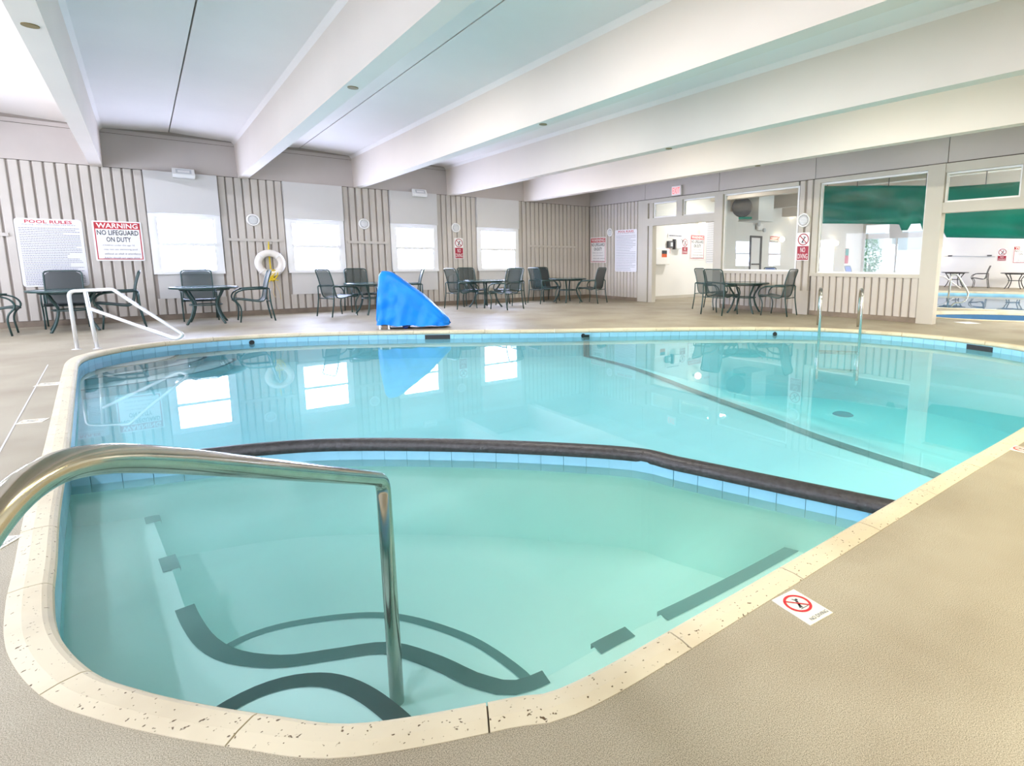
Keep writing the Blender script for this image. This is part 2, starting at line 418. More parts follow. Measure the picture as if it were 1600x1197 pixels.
# light joint line scored along the left deck
a0, a1 = gp(75,570), gp(0,705); d = (a1-a0).normalized(); n_ = Vector((-d.y, d.x, 0))*0.004
MB().add([a0-n_+Vector((0,0,.002)), a0+n_+Vector((0,0,.002)), a1+d*2+n_+Vector((0,0,.002)), a1+d*2-n_+Vector((0,0,.002))], [(0,1,2,3)]).build('joint_line', 'sign', floor)

# ---- far wall (boards)
wall_far = box('wall_far', 'backing_shaded', X_L, 0.12, 0.0, 0.15, 0, 3.7); tag(wall_far, 'boarded beige wall with windows beyond the pool', kind='structure')
WINS = [(-10.655, -9.53), (-8.39, -7.22), (-6.16, -5.0), (-3.90, -2.62)]
PITCHB = 0.143
def board_mesh(wd, ht, th=0.034):
    b = 0.012
    prof = [(-wd/2, 0), (wd/2, 0), (wd/2, th-b), (wd/2-b, th), (-wd/2+b, th), (-wd/2, th-b)]   # (x, out)
    return MB().add([(x, -o, z) for z in (0, ht) for x, o in prof],
                    [(0,1,2,3,4,5)[::-1], (6,7,8,9,10,11)] + [(i,(i+1)%6,(i+1)%6+6,i+6) for i in range(6)])
bm_full = board_mesh(0.117, ZH-0.105).mesh('board', 'board')
bm_low = board_mesh(0.117, 0.305).mesh('board', 'board')
zones = [(-14.55, WINS[0][0]), (WINS[0][1], WINS[1][0]), (WINS[1][1], WINS[2][0]), (WINS[2][1], WINS[3][0]), (WINS[3][1], -0.04)]
for za, zb in zones:
    nb = round((zb-za)/PITCHB); pb = (zb-za)/nb
    for k in range(nb): inst('board', bm_full, wall_far, (za+pb*(k+0.5), 0.0, 0.105))
for wa_, wb_ in WINS:
    nb = round((wb_-wa_)/PITCHB); pb = (wb_-wa_)/nb
    for k in range(nb): inst('board', bm_low, wall_far, (wa_+pb*(k+0.5), 0.0, 0.105))
tag(box('baseboard_far', 'kerb', X_L, -0.03, -0.055, 0, 0, 0.10), 'brown stained kerb along the foot of the far wall', kind='structure')
# plaster above the boards: one infill per bay between the beams
BEAMS = [-13.52, -11.28, -9.08, -6.855, -4.595, -2.31]
edges = [X_L] + BEAMS + [0.0]
for i in range(len(edges)-1):
    box('infill_panel', 'plaster', edges[i]+(0.09 if i else 0), edges[i+1]-(0.09 if i < len(edges)-2 else 0), -0.02, 0.0, ZH+0.012, 3.46, wall_far)
    box('infill_joint', 'seam', edges[i]+0.09, edges[i+1]-0.09, -0.024, -0.004, 3.385, 3.391, wall_far)
box('shadow_gap', 'seam', X_L, 0, -0.006, 0.0, ZH-0.002, ZH+0.012, wall_far)
# horizontal battens between the windows
for xa, xb in [(-14.5,-12.48),(-9.47,-8.45),(-7.16,-6.24),(-2.34,-0.62)]:
    box('batten', 'board', xa, xb, -0.062, -0.030, 1.532, 1.588, wall_far)

# ---- windows of the far wall
for i, (xa, xb) in enumerate(WINS):
    wn = empty('window_%d' % (i+1), ((xa+xb)/2, 0, 0)); tag(wn, ['white sash window nearest the warning sign, bright with daylight', 'bright white sash window beside the life ring',
        'bright white sash window behind the blue covered lift', 'bright white sash window behind the table nearest the room corner'][i], kind='structure')
    W2 = (xb-xa)/2
    box('valance_panel', 'panel', -W2, W2, -0.11, -0.0, 2.02, ZH, wn)
    box('apron_panel', 'panel', -W2+0.05, W2-0.03, -0.045, 0, 0.41, 0.90, wn)
    box('jamb', 'white', -W2, -W2+0.10, -0.06, 0, 0.90, 2.02, wn); box('jamb', 'white', W2-0.10, W2, -0.06, 0, 0.90, 2.02, wn)
    box('head', 'white', -W2+0.10, W2-0.10, -0.06, 0, 1.955, 2.02, wn); box('window_sill', 'white', -W2, W2, -0.085, 0, 0.875, 0.925, wn)
    for nm, z0, z1, yy in (('upper_sash', 1.45, 1.955, -0.02), ('lower_sash', 0.925, 1.46, -0.035)):
        s_ = MB(); a, b_ = -W2+0.10, W2-0.10
        s_.box(a, a+0.035, yy-0.02, yy, z0, z1).box(b_-0.035, b_, yy-0.02, yy, z0, z1).box(a+0.035, b_-0.035, yy-0.02, yy, z0, z0+0.03).box(a+0.035, b_-0.035, yy-0.02, yy, z1-0.03, z1)
        sash = s_.build(nm, 'white', wn)
        if nm == 'lower_sash': MB().box(a, b_, yy-0.05, yy-0.018, z1-0.045, z1+0.012).build('meeting_rail', 'white', wn)
        box('pane', 'pane_far', a+0.035, b_-0.035, yy-0.008, yy-0.004, z0+0.03, z1-0.03, sash)

# ---- ceiling: bays of two panels with an open seam, deep beams between
ceiling = box('ceiling', 'ceil', X_L, 0.12, Y_R, 0.15, 3.60, 3.70); tag(ceiling, 'pale painted concrete ceiling above the pool', kind='structure')
box('seam_backing', 'seam', X_L, 0, Y_R, 0, 3.585, 3.595, ceiling)
def ceil_panel(prof):
    up = [(x, 3.58) for x, z in reversed(prof)]
    poly = prof + up; n = len(poly)
    vs = [(x, y, z) for y in (Y_R, 0.0) for x, z in poly]
    tris = tessellate_polygon([[Vector((x, z, 0)) for x, z in poly]])
    fs = [tuple(t) for t in tris] + [tuple(i+n for i in t) for t in tris] + [(i,(i+1)%n,(i+1)%n+n,i+n) for i in range(n)]
    return MB().add(vs, fs)
for i in range(len(edges)-1):
    a, b_ = edges[i], edges[i+1]; mid = (a+b_)/2 - (0.02 if i else 0)
    l0 = a+(0.075 if i else 0); r0 = b_-(0.075 if i < len(edges)-2 else 0)
    ceil_panel([(l0,3.38),(l0+0.07,3.463),(mid-0.008,3.524)] if i else [(l0,3.46),(mid-0.008,3.524)]).build('ceiling_panel','ceil',ceiling)
    ceil_panel([(mid+0.008,3.524),(r0-0.065,3.478),(r0,3.38)] if i < len(edges)-2 else [(mid+0.008,3.524),(r0,3.478)]).build('ceiling_panel','ceil',ceiling)
for i, bx in enumerate(BEAMS):
    prof = [(-0.085, ZH), (0.085, ZH), (0.10, 3.40), (0.10, 3.57), (-0.10, 3.57), (-0.10, 3.40)]
    n = 6; vs = [(x, y, z) for y in (Y_R, -0.0) for x, z in prof]
    bmz = MB().add(vs, [(0,1,2,3,4,5), (11,10,9,8,7,6)] + [(i2,i2+n,(i2+1)%n+n,(i2+1)%n) for i2 in range(n)])
    bo = bmz.build('ceiling_beam', 'beam'); bo.location = (bx, 0, 0)
    tag(bo, ['cream ceiling beam out at the far left side', 'cream ceiling beam over the pool rules sign', 'cream ceiling beam ending between first and second windows',
             'cream ceiling beam ending between second and third windows', 'cream ceiling beam ending between third and fourth windows', 'cream ceiling beam closest to the glazed right wall'][i], kind='structure')
    MB().lathe([(0.001,-0.006),(0.05,-0.006),(0.05,0.0)], 20, (0, -7.56, ZH)).build('cover_plate', 'brown', bo)

# ---- left and rear walls (behind the camera) with unseen windows added to bring in daylight
wall_left = box('wall_left', 'board', X_L-0.15, X_L, Y_R, 0.15, 0, 3.7); tag(wall_left, 'boarded side wall left of the pool', kind='structure')
for i, yc in enumerate((-1.9, -4.6, -7.3, -10.0, -12.7)):
    wn = empty('window_%d' % (i+10), (X_L, yc, 0)); tag(wn, 'tall added side window in the unseen left wall', kind='structure')
    for (y0,y1,z0,z1) in ((-1.05,-0.97,0.5,2.5),(0.97,1.05,0.5,2.5),(-0.97,0.97,0.5,0.58),(-0.97,0.97,2.42,2.5),(-0.04,0.04,0.58,2.42)):
        box('frame_bar', 'white', 0.0, 0.06, y0, y1, z0, z1, wn)
    for y0, y1 in ((-0.97,-0.04),(0.04,0.97)): box('pane', 'added_pane_side', 0.005, 0.02, y0, y1, 0.58, 2.42, wn)
wall_rear = box('wall_rear', 'whitewall', X_L-0.15, X_B+0.15, Y_R-0.15, Y_R, 0, 3.7); tag(wall_rear, 'plain wall behind the photographer', kind='structure')

# unseen warm lamps added under the ceiling behind the camera
def added_ceiling_lamp(x, y, z, power, lab, sx=1.2, sy=0.3, col=(1.0, 0.88, 0.52)):
    t = empty('added_ceiling_lamp', (x, y, z), label=lab, cat='lamp', group='added ceiling lamps')
    MB().box(-sx/2-0.04, sx/2+0.04, -sy/2-0.04, sy/2+0.04, 0.02, 0.09).build('housing', 'white', t)
    MB().box(-0.02, 0.02, -0.02, 0.02, 0.09, 3.46-z).build('stem', 'white', t)
    ld = bpy.data.lights.new('lamp_light', 'AREA'); ld.shape = 'RECTANGLE'; ld.size = sx; ld.size_y = sy; ld.energy = power; ld.color = col
    lo = bpy.data.objects.new('lamp_light', ld); COL.objects.link(lo); lo.parent = t; lo.location = (0, 0, 0.0)
    return t
for i, (x, y) in enumerate([(-8.0,-14.6), (-5.7,-14.6), (-3.45,-14.6)]):
    added_ceiling_lamp(x, y, 2.6, FILL_WARM, 'added long ceiling lamp %s behind the camera' % ('left of the row', 'in the middle of the row', 'right of the row')[i])

# unseen strip lamps added on the beam flanks, washing the next beam and the water
for i, (bx, colr) in enumerate([(-13.52,(0.82,0.86,1.0)), (-9.08,(1.0,0.92,0.86)), (-6.855,(1.0,0.94,0.82)), (-4.595,(1.0,0.94,0.76)), (-2.31,(1.0,0.92,0.72))]):
    for j, yy in enumerate((-2.6, -6.2, -9.8, -13.4)):
        t = empty('added_strip_lamp', (bx+0.10, yy, ZH+0.36), (0,0,0), 'added strip lamp on the hidden flank of the %s beam, %s from the far wall' % (('first','third','fourth','fifth','sixth')[i], ('first','second','third','fourth')[j]), 'lamp', 'added strip lamps on the beams')
        MB().box(0.0,0.05,-0.65,0.65,-0.05,0.07).build('housing','white',t)
        ld = bpy.data.lights.new('lamp_light','AREA'); ld.shape = 'RECTANGLE'; ld.size = 0.07; ld.size_y = 1.25; ld.energy = FILL_BEAM * (1.25, 0.85, 0.55, 1.0, 0.22)[i] * (0.5 if j == 0 and i else 1.0); ld.color = colr
        lo = bpy.data.objects.new('lamp_light', ld); COL.objects.link(lo); lo.parent = t; lo.location = (0.075,0,-0.03); lo.rotation_euler = (0,R(-18 if i else -38),0)

# ---- right wall (glazed), boards, posts
wall_right = empty('wall_right', (0,0,0)); tag(wall_right, 'boarded and glazed wall between the two pool rooms', kind='structure')
for a, b_ in ((0,-2.42),(-2.42,-4.93),(-4.93,-7.37),(-7.37,-9.78),(-9.78,-12.2),(-12.2,-14.6),(-14.6,-17)):
    box('fascia_panel', 'fascia', 0.0, 0.14, b_+0.006, a-0.006, ZH+0.015, 3.6, wall_right)
box('shadow_gap', 'seam', 0.02, 0.14, -17, 0, ZH-0.004, 3.6, wall_right)
def boardsB(y0, y1, z0, z1):
    me = board_mesh(0.117, z1-z0).mesh('board', 'board'); n = max(1, round((y0-y1)/PITCHB)); p = (y0-y1)/n
    for k in range(n): inst('board', me, wall_right, (0.0, y0-p*(k+0.5), z0), (0,0,R(-90)))
    box('board_backing', 'backing_shaded', 0.0, 0.12, y1, y0, z0, z1, wall_right)
boardsB(-0.03, -2.17, 0.10, ZH-0.005)
boardsB(-5.09, -7.03, 0.10, 0.84)
boardsB(-7.04, -7.37, 0.50, ZH-0.005)
boardsB(-7.40, -9.50, 0.10, 0.815)
box('post_box', 'board', -0.035, 0.12, -7.37, -7.03, 0.0, 0.50, wall_right)
box('kerb_strip', 'kerb', -0.02, 0.12, -2.17, -0.056, 0, 0.10, wall_right); box('kerb_strip', 'kerb', -0.02, 0.12, -7.03, -5.09, 0, 0.10, wall_right)
box('kerb_strip', 'kerb', -0.02, 0.12, -9.50, -7.40, 0, 0.10, wall_right)
def B(nm, mt, y0, y1, z0, z1, x0=-0.03, x1=0.13): return box(nm, mt, x0, x1, y0, y1, z0, z1, wall_right)
B('post', 'trim', -2.18, -2.56, 0, ZH-0.005); B('post', 'trim', -2.60, -2.74, 0, 2.09, -0.02); B('post', 'trim', -2.60, -2.74, 2.285, 2.69, -0.01)
B('head_rail', 'trim', -2.56, -4.84, 2.69, ZH-0.005); B('header', 'trim', -2.56, -4.84, 2.085, 2.285, -0.035)
B('mullion', 'trim', -3.60, -3.80, 2.285, 2.69)
B('post', 'trim', -4.84, -5.08, 0, ZH-0.005, -0.04)
B('head_rail', 'trim', -5.08, -7.03, 2.70, ZH-0.005); B('window_ledge', 'trim', -5.08, -7.03, 0.84, 0.905, -0.05)
B('head_rail', 'trim', -7.38, -9.50, 2.70, ZH-0.005); B('window_ledge', 'trim', -7.38, -9.50, 0.815, 0.88, -0.05)
B('jamb', 'trim', -7.38, -7.50, 0.88, 2.70); B('post', 'trim', -9.50, -9.77, 0.0, ZH-0.005, -0.05)
B('head_rail', 'trim', -9.77, -17, 2.63, ZH-0.005); B('header', 'trim', -9.77, -12.0, 1.95, 2.125, -0.04)
B('mullion', 'trim', -10.85, -11.0, 2.125, 2.63); B('post', 'trim', -12.0, -12.25, 0, 2.63)
B('wall_panel', 'whitewall', -12.25, -17, 0, 2.63, 0.0)
def glazing(n, y0, y1, z0, z1, lab, fr=0.035):
    wn = empty('window_%d' % n, (0.05, (y0+y1)/2, 0)); tag(wn, lab, kind='structure')
    h = (y0-y1)/2
    for nm, a, b_, c, d_ in (('frame_bar', -h, -h+fr, z0, z1), ('frame_bar', h-fr, h, z0, z1), ('frame_bar', -h+fr, h-fr, z0, z0+fr), ('frame_bar', -h+fr, h-fr, z1-fr, z1)):
        box(nm, 'white', -0.03, 0.03, a, b_, c, d_, wn)
    box('pane', 'glass', -0.004, 0.004, -h+fr, h-fr, z0+fr, z1-fr, wn)
glazing(20, -2.745, -3.60, 2.287, 2.69, 'small transom window above the doorway, left of its mullion')
glazing(21, -3.80, -4.84, 2.287, 2.69, 'small transom window above the doorway, beside the tall post')
glazing(22, -5.085, -7.025, 0.905, 2.70, 'large interior window showing the white room with the fan')
glazing(23, -7.50, -9.50, 0.88, 2.70, 'largest interior window with green tarpaulin behind')
glazing(24, -9.775, -10.85, 2.127, 2.63, 'transom window above the opening to the second pool', 0.03)

# ================================================================== POOL
ZW, ZN = -0.13, -0.20            # water levels: pool, wading basin
def zfloor(x, y):
    """the floor falls away beyond the dark line"""
    d = (x + 5.7) * 0.97 + (y + 9.0) * -0.22
    return -0.45 - max(0.0, min(0.75, d * 0.30))
pool = empty('pool_basin', (-7, -8.5, 0)); tag(pool, 'sunken swimming pool basin with cream coping', kind='structure'); pool.location = (0,0,0)
# wall skirt
n = len(POOL); PW = offset(POOL, 0.012)
MB().add([(p.x,p.y,-0.05) for p in PW] + [(p.x,p.y,-1.6) for p in PW], [(i,i+n,(i+1)%n+n,(i+1)%n) for i in range(n)]).build('basin_wall','pool_plaster',pool)
# floor as a grid reaching under the walls
DIVX = [(-11.30,-9.02),(-10.84,-9.18),(-10.35,-9.33),(-9.87,-9.60),(-9.16,-10.23),(-8.54,-10.93),(-8.42,-11.26),(-8.25,-11.77),(-8.04,-12.40)]
def near_side(x, y):
    if x > -8.0: return False
    if x < -11.3: return y < -9.02
    return any((y < a[1]+(b_[1]-a[1])*(x-a[0])/(b_[0]-a[0])) for a, b_ in zip(DIVX[:-1], DIVX[1:]) if a[0] <= x <= b_[0])
rows = [[(x_, y_, -1.3 if near_side(x_-0.0, y_) else zfloor(x_, y_)) for y_ in [-12.7+0.06*j for j in range(153)]] for x_ in [-11.7+0.06*i for i in range(173)]]
MB().grid(rows).build('basin_floor','pool_plaster',pool)
# coping stones
step = 12; n = len(POOL); i = 0; idx = []
while i < n: idx.append(i); i += step
if n - idx[-1] < 6: idx.pop()
for k, s0 in enumerate(idx):
    s1 = idx[k+1] if k+1 < len(idx) else n
    b = MB(); ring = []
    m = s1 - s0
    for q in range(m+1):
        p = POOL[(s0+q)%n]; o = POOL_OUT[(s0+q)%n]; nn = (o-p).normalized()
        t = Vector((-nn.y, nn.x)); sh = Vector((0,0))
        if q == 0: sh = t*(-0.002) if False else Vector((0,0))
        prof = [(0.0,-0.058),(-0.012,-0.045),(-0.016,-0.03),(-0.012,-0.012),(0.0,-0.001),(0.012,0.004),(COPE_W*0.6,0.006),(COPE_W,0.002),(COPE_W,-0.07)]
        ring.append([(p.x+nn.x*d_, p.y+nn.y*d_, z_) for d_, z_ in prof])
    # narrow open joint at both ends
    def shrink(a, c, amt=0.0022):
        va, vc = Vector(a), Vector(c); l = (vc-va).length
        return tuple(va + (vc-va)*(amt/max(l,1e-6)))
    r0 = [shrink(ring[0][j], ring[1][j]) for j in range(9)]; r1 = [shrink(ring[-1][j], ring[-2][j]) for j in range(9)]
    ring[0], ring[-1] = r0, r1
    vs = [p for r_ in ring for p in r_]; M9 = 9
    fs = [(a*M9+j, a*M9+(j+1)%M9, (a+1)*M9+(j+1)%M9, (a+1)*M9+j) for a in range(m) for j in range(M9)]
    fs += [tuple(range(M9))[::-1], tuple(m*M9+j for j in range(M9))]
    st = MB().add(vs, fs).build('coping_stone','coping',pool)
MB().add([(p.x,p.y,-0.008) for p in offset(POOL,0.004)] + [(p.x,p.y,-0.008) for p in POOL_OUT], [(i,(i+1)%n,(i+1)%n+n,i+n) for i in range(n)]).build('coping_bed','kerb',pool)
# waterline tiles
tile_me = MB().box(-0.073,0.073,-0.009,0.0,-0.075,0.075).mesh('tile','tile')
TP = resample([(p.x,p.y,0) for p in POOL], 0.15)
for k in range(len(TP)):
    a, b_ = TP[k], TP[(k+1)%len(TP)]; mid = (a+b_)/2; ang = math.atan2(b_.y-a.y, b_.x-a.x)
    nrm = Vector((-(b_-a).normalized().y, (b_-a).normalized().x, 0))
    o = inst('tile', tile_me, pool, (mid.x+nrm.x*0.0, mid.y+nrm.y*0.0, -0.135), (0,0,ang+math.pi))
# divider between pool and wading basin
DIV = [(-11.30,-9.02),(-10.84,-9.18),(-10.35,-9.33),(-9.87,-9.60),(-9.16,-10.23),(-8.54,-10.93),(-8.42,-11.26),(-8.25,-11.77),(-8.04,-12.40)]
DIVC = resample(smooth_curve([(x,y,0) for x,y in DIV], 6), 0.05, False)
div = empty('pool_divider', (0,0,0)); tag(div, 'low wall with black rounded top parting pool from wading basin', 'divider', kind='structure')
def strip_profile(C, prof):
    rws = []
    for i, p in enumerate(C):
        t = (C[min(i+1,len(C)-1)]-C[max(i-1,0)]).normalized(); nr = Vector((-t.y, t.x, 0))   # left of travel = far side
        rws.append([(p.x+nr.x*d_, p.y+nr.y*d_, z_) for d_, z_ in prof])
    return MB().grid(rws)
strip_profile(DIVC, [(0.055*math.cos(a), -0.118+0.05*math.sin(a)) for a in [R(-25+230*k/14) for k in range(15)]]).build('cap','cap',div,smooth=True)
strip_profile(DIVC, [(0.048,-0.11),(0.048,-1.0)]).build('back_face','pool_plaster',div)
strip_profile(DIVC, [(-0.034,-1.0),(-0.034,-0.11)]).build('front_face','wading_plaster',div)
TT = resample(DIVC, 0.152, False)
t_me = MB().box(-0.074,0.074,-0.006,0.006,-0.06,0.06).mesh('tile','tile')
for a, b_ in zip(TT[:-1], TT[1:]):
    t = (b_-a).normalized(); nr = Vector((-t.y,t.x,0)); mid = (a+b_)/2 - nr*0.040
    inst('tile', t_me, div, (mid.x,mid.y,-0.188), (0,0,math.atan2(t.y,t.x)))
# split water along the divider
def nearest(P, q): return min(range(len(P)), key=lambda i: (P[i]-q).length)
PWX = offset(POOL, 0.03)
iL = nearest(PWX, Vector(DIV[0])); iR = nearest(PWX, Vector(DIV[-1]))
def arc_idx(a, b_):
    out = []; i = a
    while True:
        out.append(i)
        if i == b_: break
        i = (i+1) % len(PWX)
    return out
# POOL is CCW: from iL going CCW passes the near-left corner and the near edge to iR
near_loop = [PWX[i] for i in arc_idx(iL, iR)] + [Vector((p.x,p.y)) for p in reversed(DIVC[1:-1])]
far_loop = [PWX[i] for i in arc_idx(iR, iL)] + [Vector((p.x,p.y)) for p in DIVC[1:-1]]
for lp, nm, mt, z, zb, lab in ((far_loop,'pool_water','water',ZW,-1.5,'clear turquoise water of the large pool'), (near_loop,'wading_water','wading_water',ZN,-1.2,'milky pale green water of the near wading basin')):
    o = MB().prism(ccw(lp), zb, z).build(nm, mt); tag(o, lab, 'water', kind='stuff')
# wading basin: floor, bench and steps with black edging
wad = empty('wading_basin', (0,0,0)); tag(wad, 'pale wading basin with bench and curved steps edged in black', kind='structure')
MB().prism(ccw(near_loop), -0.90, -0.74).build('basin_floor','wading_plaster',wad)
BEN = [(-10.93,-8.95),(-10.91,-9.28),(-10.85,-9.97),(-10.80,-10.57),(-10.72,-10.89),(-10.56,-11.09),(-10.38,-11.19),(-10.20,-11.29),(-10.08,-11.49),(-9.99,-11.70),(-9.86,-11.82),(-9.46,-11.84),(-9.03,-11.88),(-8.56,-11.91),(-8.0,-11.93)]
BENC = resample(smooth_curve([(x,y,0) for x,y in BEN], 5), 0.06, False)
ol = [PWX[i] for i in arc_idx(iL, iR)]
bench_poly = [Vector((p.x,p.y)) for p in reversed(BENC)]
MB().prism(ccw(ol + bench_poly), -0.86, -0.45).build('bench','wading_plaster',wad)
def stripe(C, wd, z, nm, parent, mt='plug', side=1, ctr=0.0):
    rws = []
    for i, p in enumerate(C):
        t = (C[min(i+1,len(C)-1)]-C[max(i-1,0)]).normalized(); nr = Vector((-t.y,t.x,0))
        a, b_ = p+nr*(0.004+wd*ctr)*side, p-nr*wd*(1-ctr)*side
        rws.append([(a.x,a.y,z-0.02),(a.x,a.y,z+0.004),(b_.x,b_.y,z+0.004)])
    return MB().grid(rws).build(nm, mt, parent)
segs = [[p for p in BENC if f(p)] for f in (lambda p: p.x < -10.8 and -9.36 < p.y < -9.16, lambda p: p.x < -10.7 and -10.06 < p.y < -9.80,
        lambda p: p.y < -10.38 and p.x < -9.78, lambda p: -9.56 < p.x < -9.36, lambda p: -9.20 < p.x < -7.99)]
for sg in segs:
    if len(sg) > 1: stripe(sg, 0.068, -0.45, 'edge_stripe', wad, ctr=0.45)
ST1 = resample(smooth_curve([(x,y,0) for x,y in [(-10.95,-11.56),(-10.81,-11.41),(-10.63,-11.375),(-10.47,-11.45),(-10.365,-11.61),(-10.295,-11.87),(-10.28,-12.12)]], 6), 0.04, False)
sp = [Vector((p.x,p.y)) for p in ST1]; q0 = nearest(PWX, sp[0]); q1 = nearest(PWX, sp[-1])
MB().prism(ccw(sp + [PWX[i] for i in reversed(arc_idx(q0, q1))]), -0.46, -0.32).build('step','wading_plaster',wad)
stripe(ST1, 0.06, -0.32, 'edge_stripe', wad, ctr=0.0)
LP = resample(smooth_curve([(x,y,0) for x,y in [(-10.75,-10.75),(-10.69,-10.58),(-10.44,-10.58),(-10.06,-10.80),(-9.83,-11.17),(-9.74,-11.5),(-9.74,-11.72),(-9.86,-11.82)]], 6), 0.05, False)
lp2 = [Vector((p.x,p.y)) for p in LP]
MB().prism(ccw(lp2 + [Vector((-10.05,-11.6)),Vector((-10.2,-11.3)),Vector((-10.5,-11.14)),Vector((-10.7,-10.95))]), -0.86, -0.62).build('step','wading_plaster',wad)
stripe(LP, 0.04, -0.62, 'edge_stripe', wad)
# steps in the far left corner of the pool
for k, (z, pts) in enumerate([(-0.20,[(-11.52,-4.44),(-11.22,-4.40),(-10.91,-4.27),(-10.66,-4.02),(-10.57,-3.75),(-10.60,-3.60)]),
                              (-0.27,[(-11.52,-4.70),(-11.15,-4.56),(-10.76,-4.36),(-10.42,-4.07),(-10.26,-3.76),(-10.27,-3.58)]),
                              (-0.34,[(-11.52,-4.99),(-11.08,-4.92),(-10.61,-4.73),(-10.18,-4.38),(-9.92,-3.86),(-9.92,-3.60)])]):
    Cv = resample(smooth_curve([(x,y,0) for x,y in pts], 5), 0.06, False)
    pp = [Vector((p.x,p.y)) for p in Cv]
    a = nearest(PWX, pp[-1]); b_ = nearest(PWX, pp[0])
    MB().prism(ccw(pp + [PWX[i] for i in arc_idx(a, b_)]), -0.60, z).build('step','tile_white',pool)
    stripe(Cv, 0.045, z, 'edge_stripe', pool, 'plug')
# dark line across the floor
SL = resample(smooth_curve([(x,y,0) for x,y in [(-5.27,-6.40),(-5.30,-6.9),(-5.42,-7.8),(-5.87,-9.38),(-6.14,-10.42),(-6.35,-11.18),(-6.55,-12.45)]], 5), 0.1, False)
rws = []
for i, p in enumerate(SL):
    t = (SL[min(i+1,len(SL)-1)]-SL[max(i-1,0)]).normalized(); nr = Vector((-t.y,t.x,0))*0.06
    rws.append([(p.x+s*nr.x, p.y+s*nr.y, zfloor(p.x,p.y)+0.012) for s in (1,-1)])
MB().grid(rws).build('floor_line','plug',pool)
pw = SL[0]; MB().box(-0.05,0.05,-0.02,0.0,-0.35,0.03).build('wall_line','plug',pool); 
wl = [o for o in bpy.data.objects if o.name == 'wall_line'][0]; wl.location = (-5.24,-6.38,-0.12); wl.rotation_euler = (0,0,R(-34))
# skimmers, inlets, drain
def on_wall(px, py):
    g = gp(px, py, -0.09); i = nearest(POOL, Vector((g.x, g.y))); p = POOL[i]
    t = (POOL[(i+1)%len(POOL)]-POOL[i-1]).normalized(); return p, math.atan2(t.y,t.x), Vector((-t.y,t.x))
for px, py, wd in ((683,525,0.40),(1531,543,0.42)):
    p, an, nr = on_wall(px, py); o = MB().box(-wd/2,wd/2,-0.01,0.014,-0.045,0.03).build('skimmer_mouth','black',pool); o.location = (p.x,p.y,-0.095); o.rotation_euler = (0,0,an)
for px, py in ((394,534),(911,524),(1210,519)):
    p, an, nr = on_wall(px, py); o = MB().lathe([(0.0,0.02),(0.035,0.02),(0.04,0.0)],16).build('inlet','black',pool); o.location = (p.x,p.y,-0.11); o.rotation_euler = (R(90),0,an+math.pi)
g = gp(1320,603,-0.75); o = MB().lathe([(0.0,0.02),(0.12,0.02),(0.15,0.0)],24).build('drain','mosaic',pool); o.location = (g.x,g.y,zfloor(g.x,g.y)+0.005)

# second room pools
pool2 = empty('second_pool', (0,0,0)); tag(pool2, 'blue pool in the room beyond the glazed wall', kind='structure')
def basin(par, P, PO, depth, water_z, wmat, wlabel, wname, tile_mt, plaster, zt):
    n = len(P)
    MB().add([(p.x,p.y,0.012) for p in P]+[(p.x,p.y,0.012) for p in PO]+[(p.x,p.y,-0.06) for p in P]+[(p.x,p.y,-0.01) for p in PO],
        [(i,(i+1)%n,(i+1)%n+n,i+n) for i in range(n)]+[(i,i+2*n,(i+1)%n+2*n,(i+1)%n) for i in range(n)]+[(i+n,(i+1)%n+n,(i+1)%n+3*n,i+3*n) for i in range(n)]).build('coping','coping',par)
    MB().add([(p.x,p.y,-0.05) for p in P]+[(p.x,p.y,zt) for p in P]+[(p.x,p.y,-depth) for p in P],[(i,i+n,(i+1)%n+n,(i+1)%n) for i in range(n)]).build('tile_band',tile_mt,par)
    q = offset(P, 0.004)
    MB().add([(p.x,p.y,-0.05) for p in q]+[(p.x,p.y,-depth) for p in q],[(i,i+n,(i+1)%n+n,(i+1)%n) for i in range(n)]).build('basin_wall',plaster,par)
    MB().prism(offset(P,0.02), -depth-0.05, -depth).build('basin_floor',plaster,par)
    o = MB().prism(offset(P,0.01), -depth-0.02, water_z).build(wname, wmat); tag(o, wlabel, 'water', kind='stuff')
basin(pool2, POOL2, POOL2_OUT, 0.6, -0.12, 'spa_water', 'light blue water in the second pool', 'pool_water', 'tile', 'spa_plaster', -0.3)
spa = empty('spa_basin', (0,0,0)); tag(spa, 'sunken spa with dark blue mosaic just past the opening', kind='structure')
basin(spa, SPA, SPA_OUT, 0.9, -0.34, 'spa_water', 'still water down in the mosaic spa', 'spa_water', 'mosaic', 'spa_plaster', -0.5)

# ---- second room shell
tag(box('wall_entry', 'whitewall', 0.14, 4.0, -1.90, -1.75, 0, 3.6), 'white partition seen through the doorway', kind='structure')
tag(box('baseboard_entry', 'trim', 0.14, 4.0, -1.92, -1.90, 0, 0.09), 'pale skirting of the white partition', kind='structure')
tag(box('wall_second_far', 'whitewall', 4.0, X_B, 0.0, 0.15, 0, 3.7), 'long white wall of the second pool room', kind='structure')
tag(box('wall_return', 'whitewall', 3.85, 4.0, -1.75, 0, 0, 3.6), 'short white return wall behind the partition', kind='structure')
we = empty('wall_end', (0,0,0)); tag(we, 'white end wall of the second pool room', kind='structure')
box('wall_panel', 'whitewall', X_B, X_B+0.15, -17, -3.1, 0, 3.7, we); box('wall_panel', 'whitewall', X_B, X_B+0.15, -3.1, 0.15, 3.1, 3.7, we)
tag(box('ceiling_second', 'ceil', 0.14, X_B, Y_R, 0.15, 3.62, 3.72), 'pale ceiling of the second pool room', kind='structure')
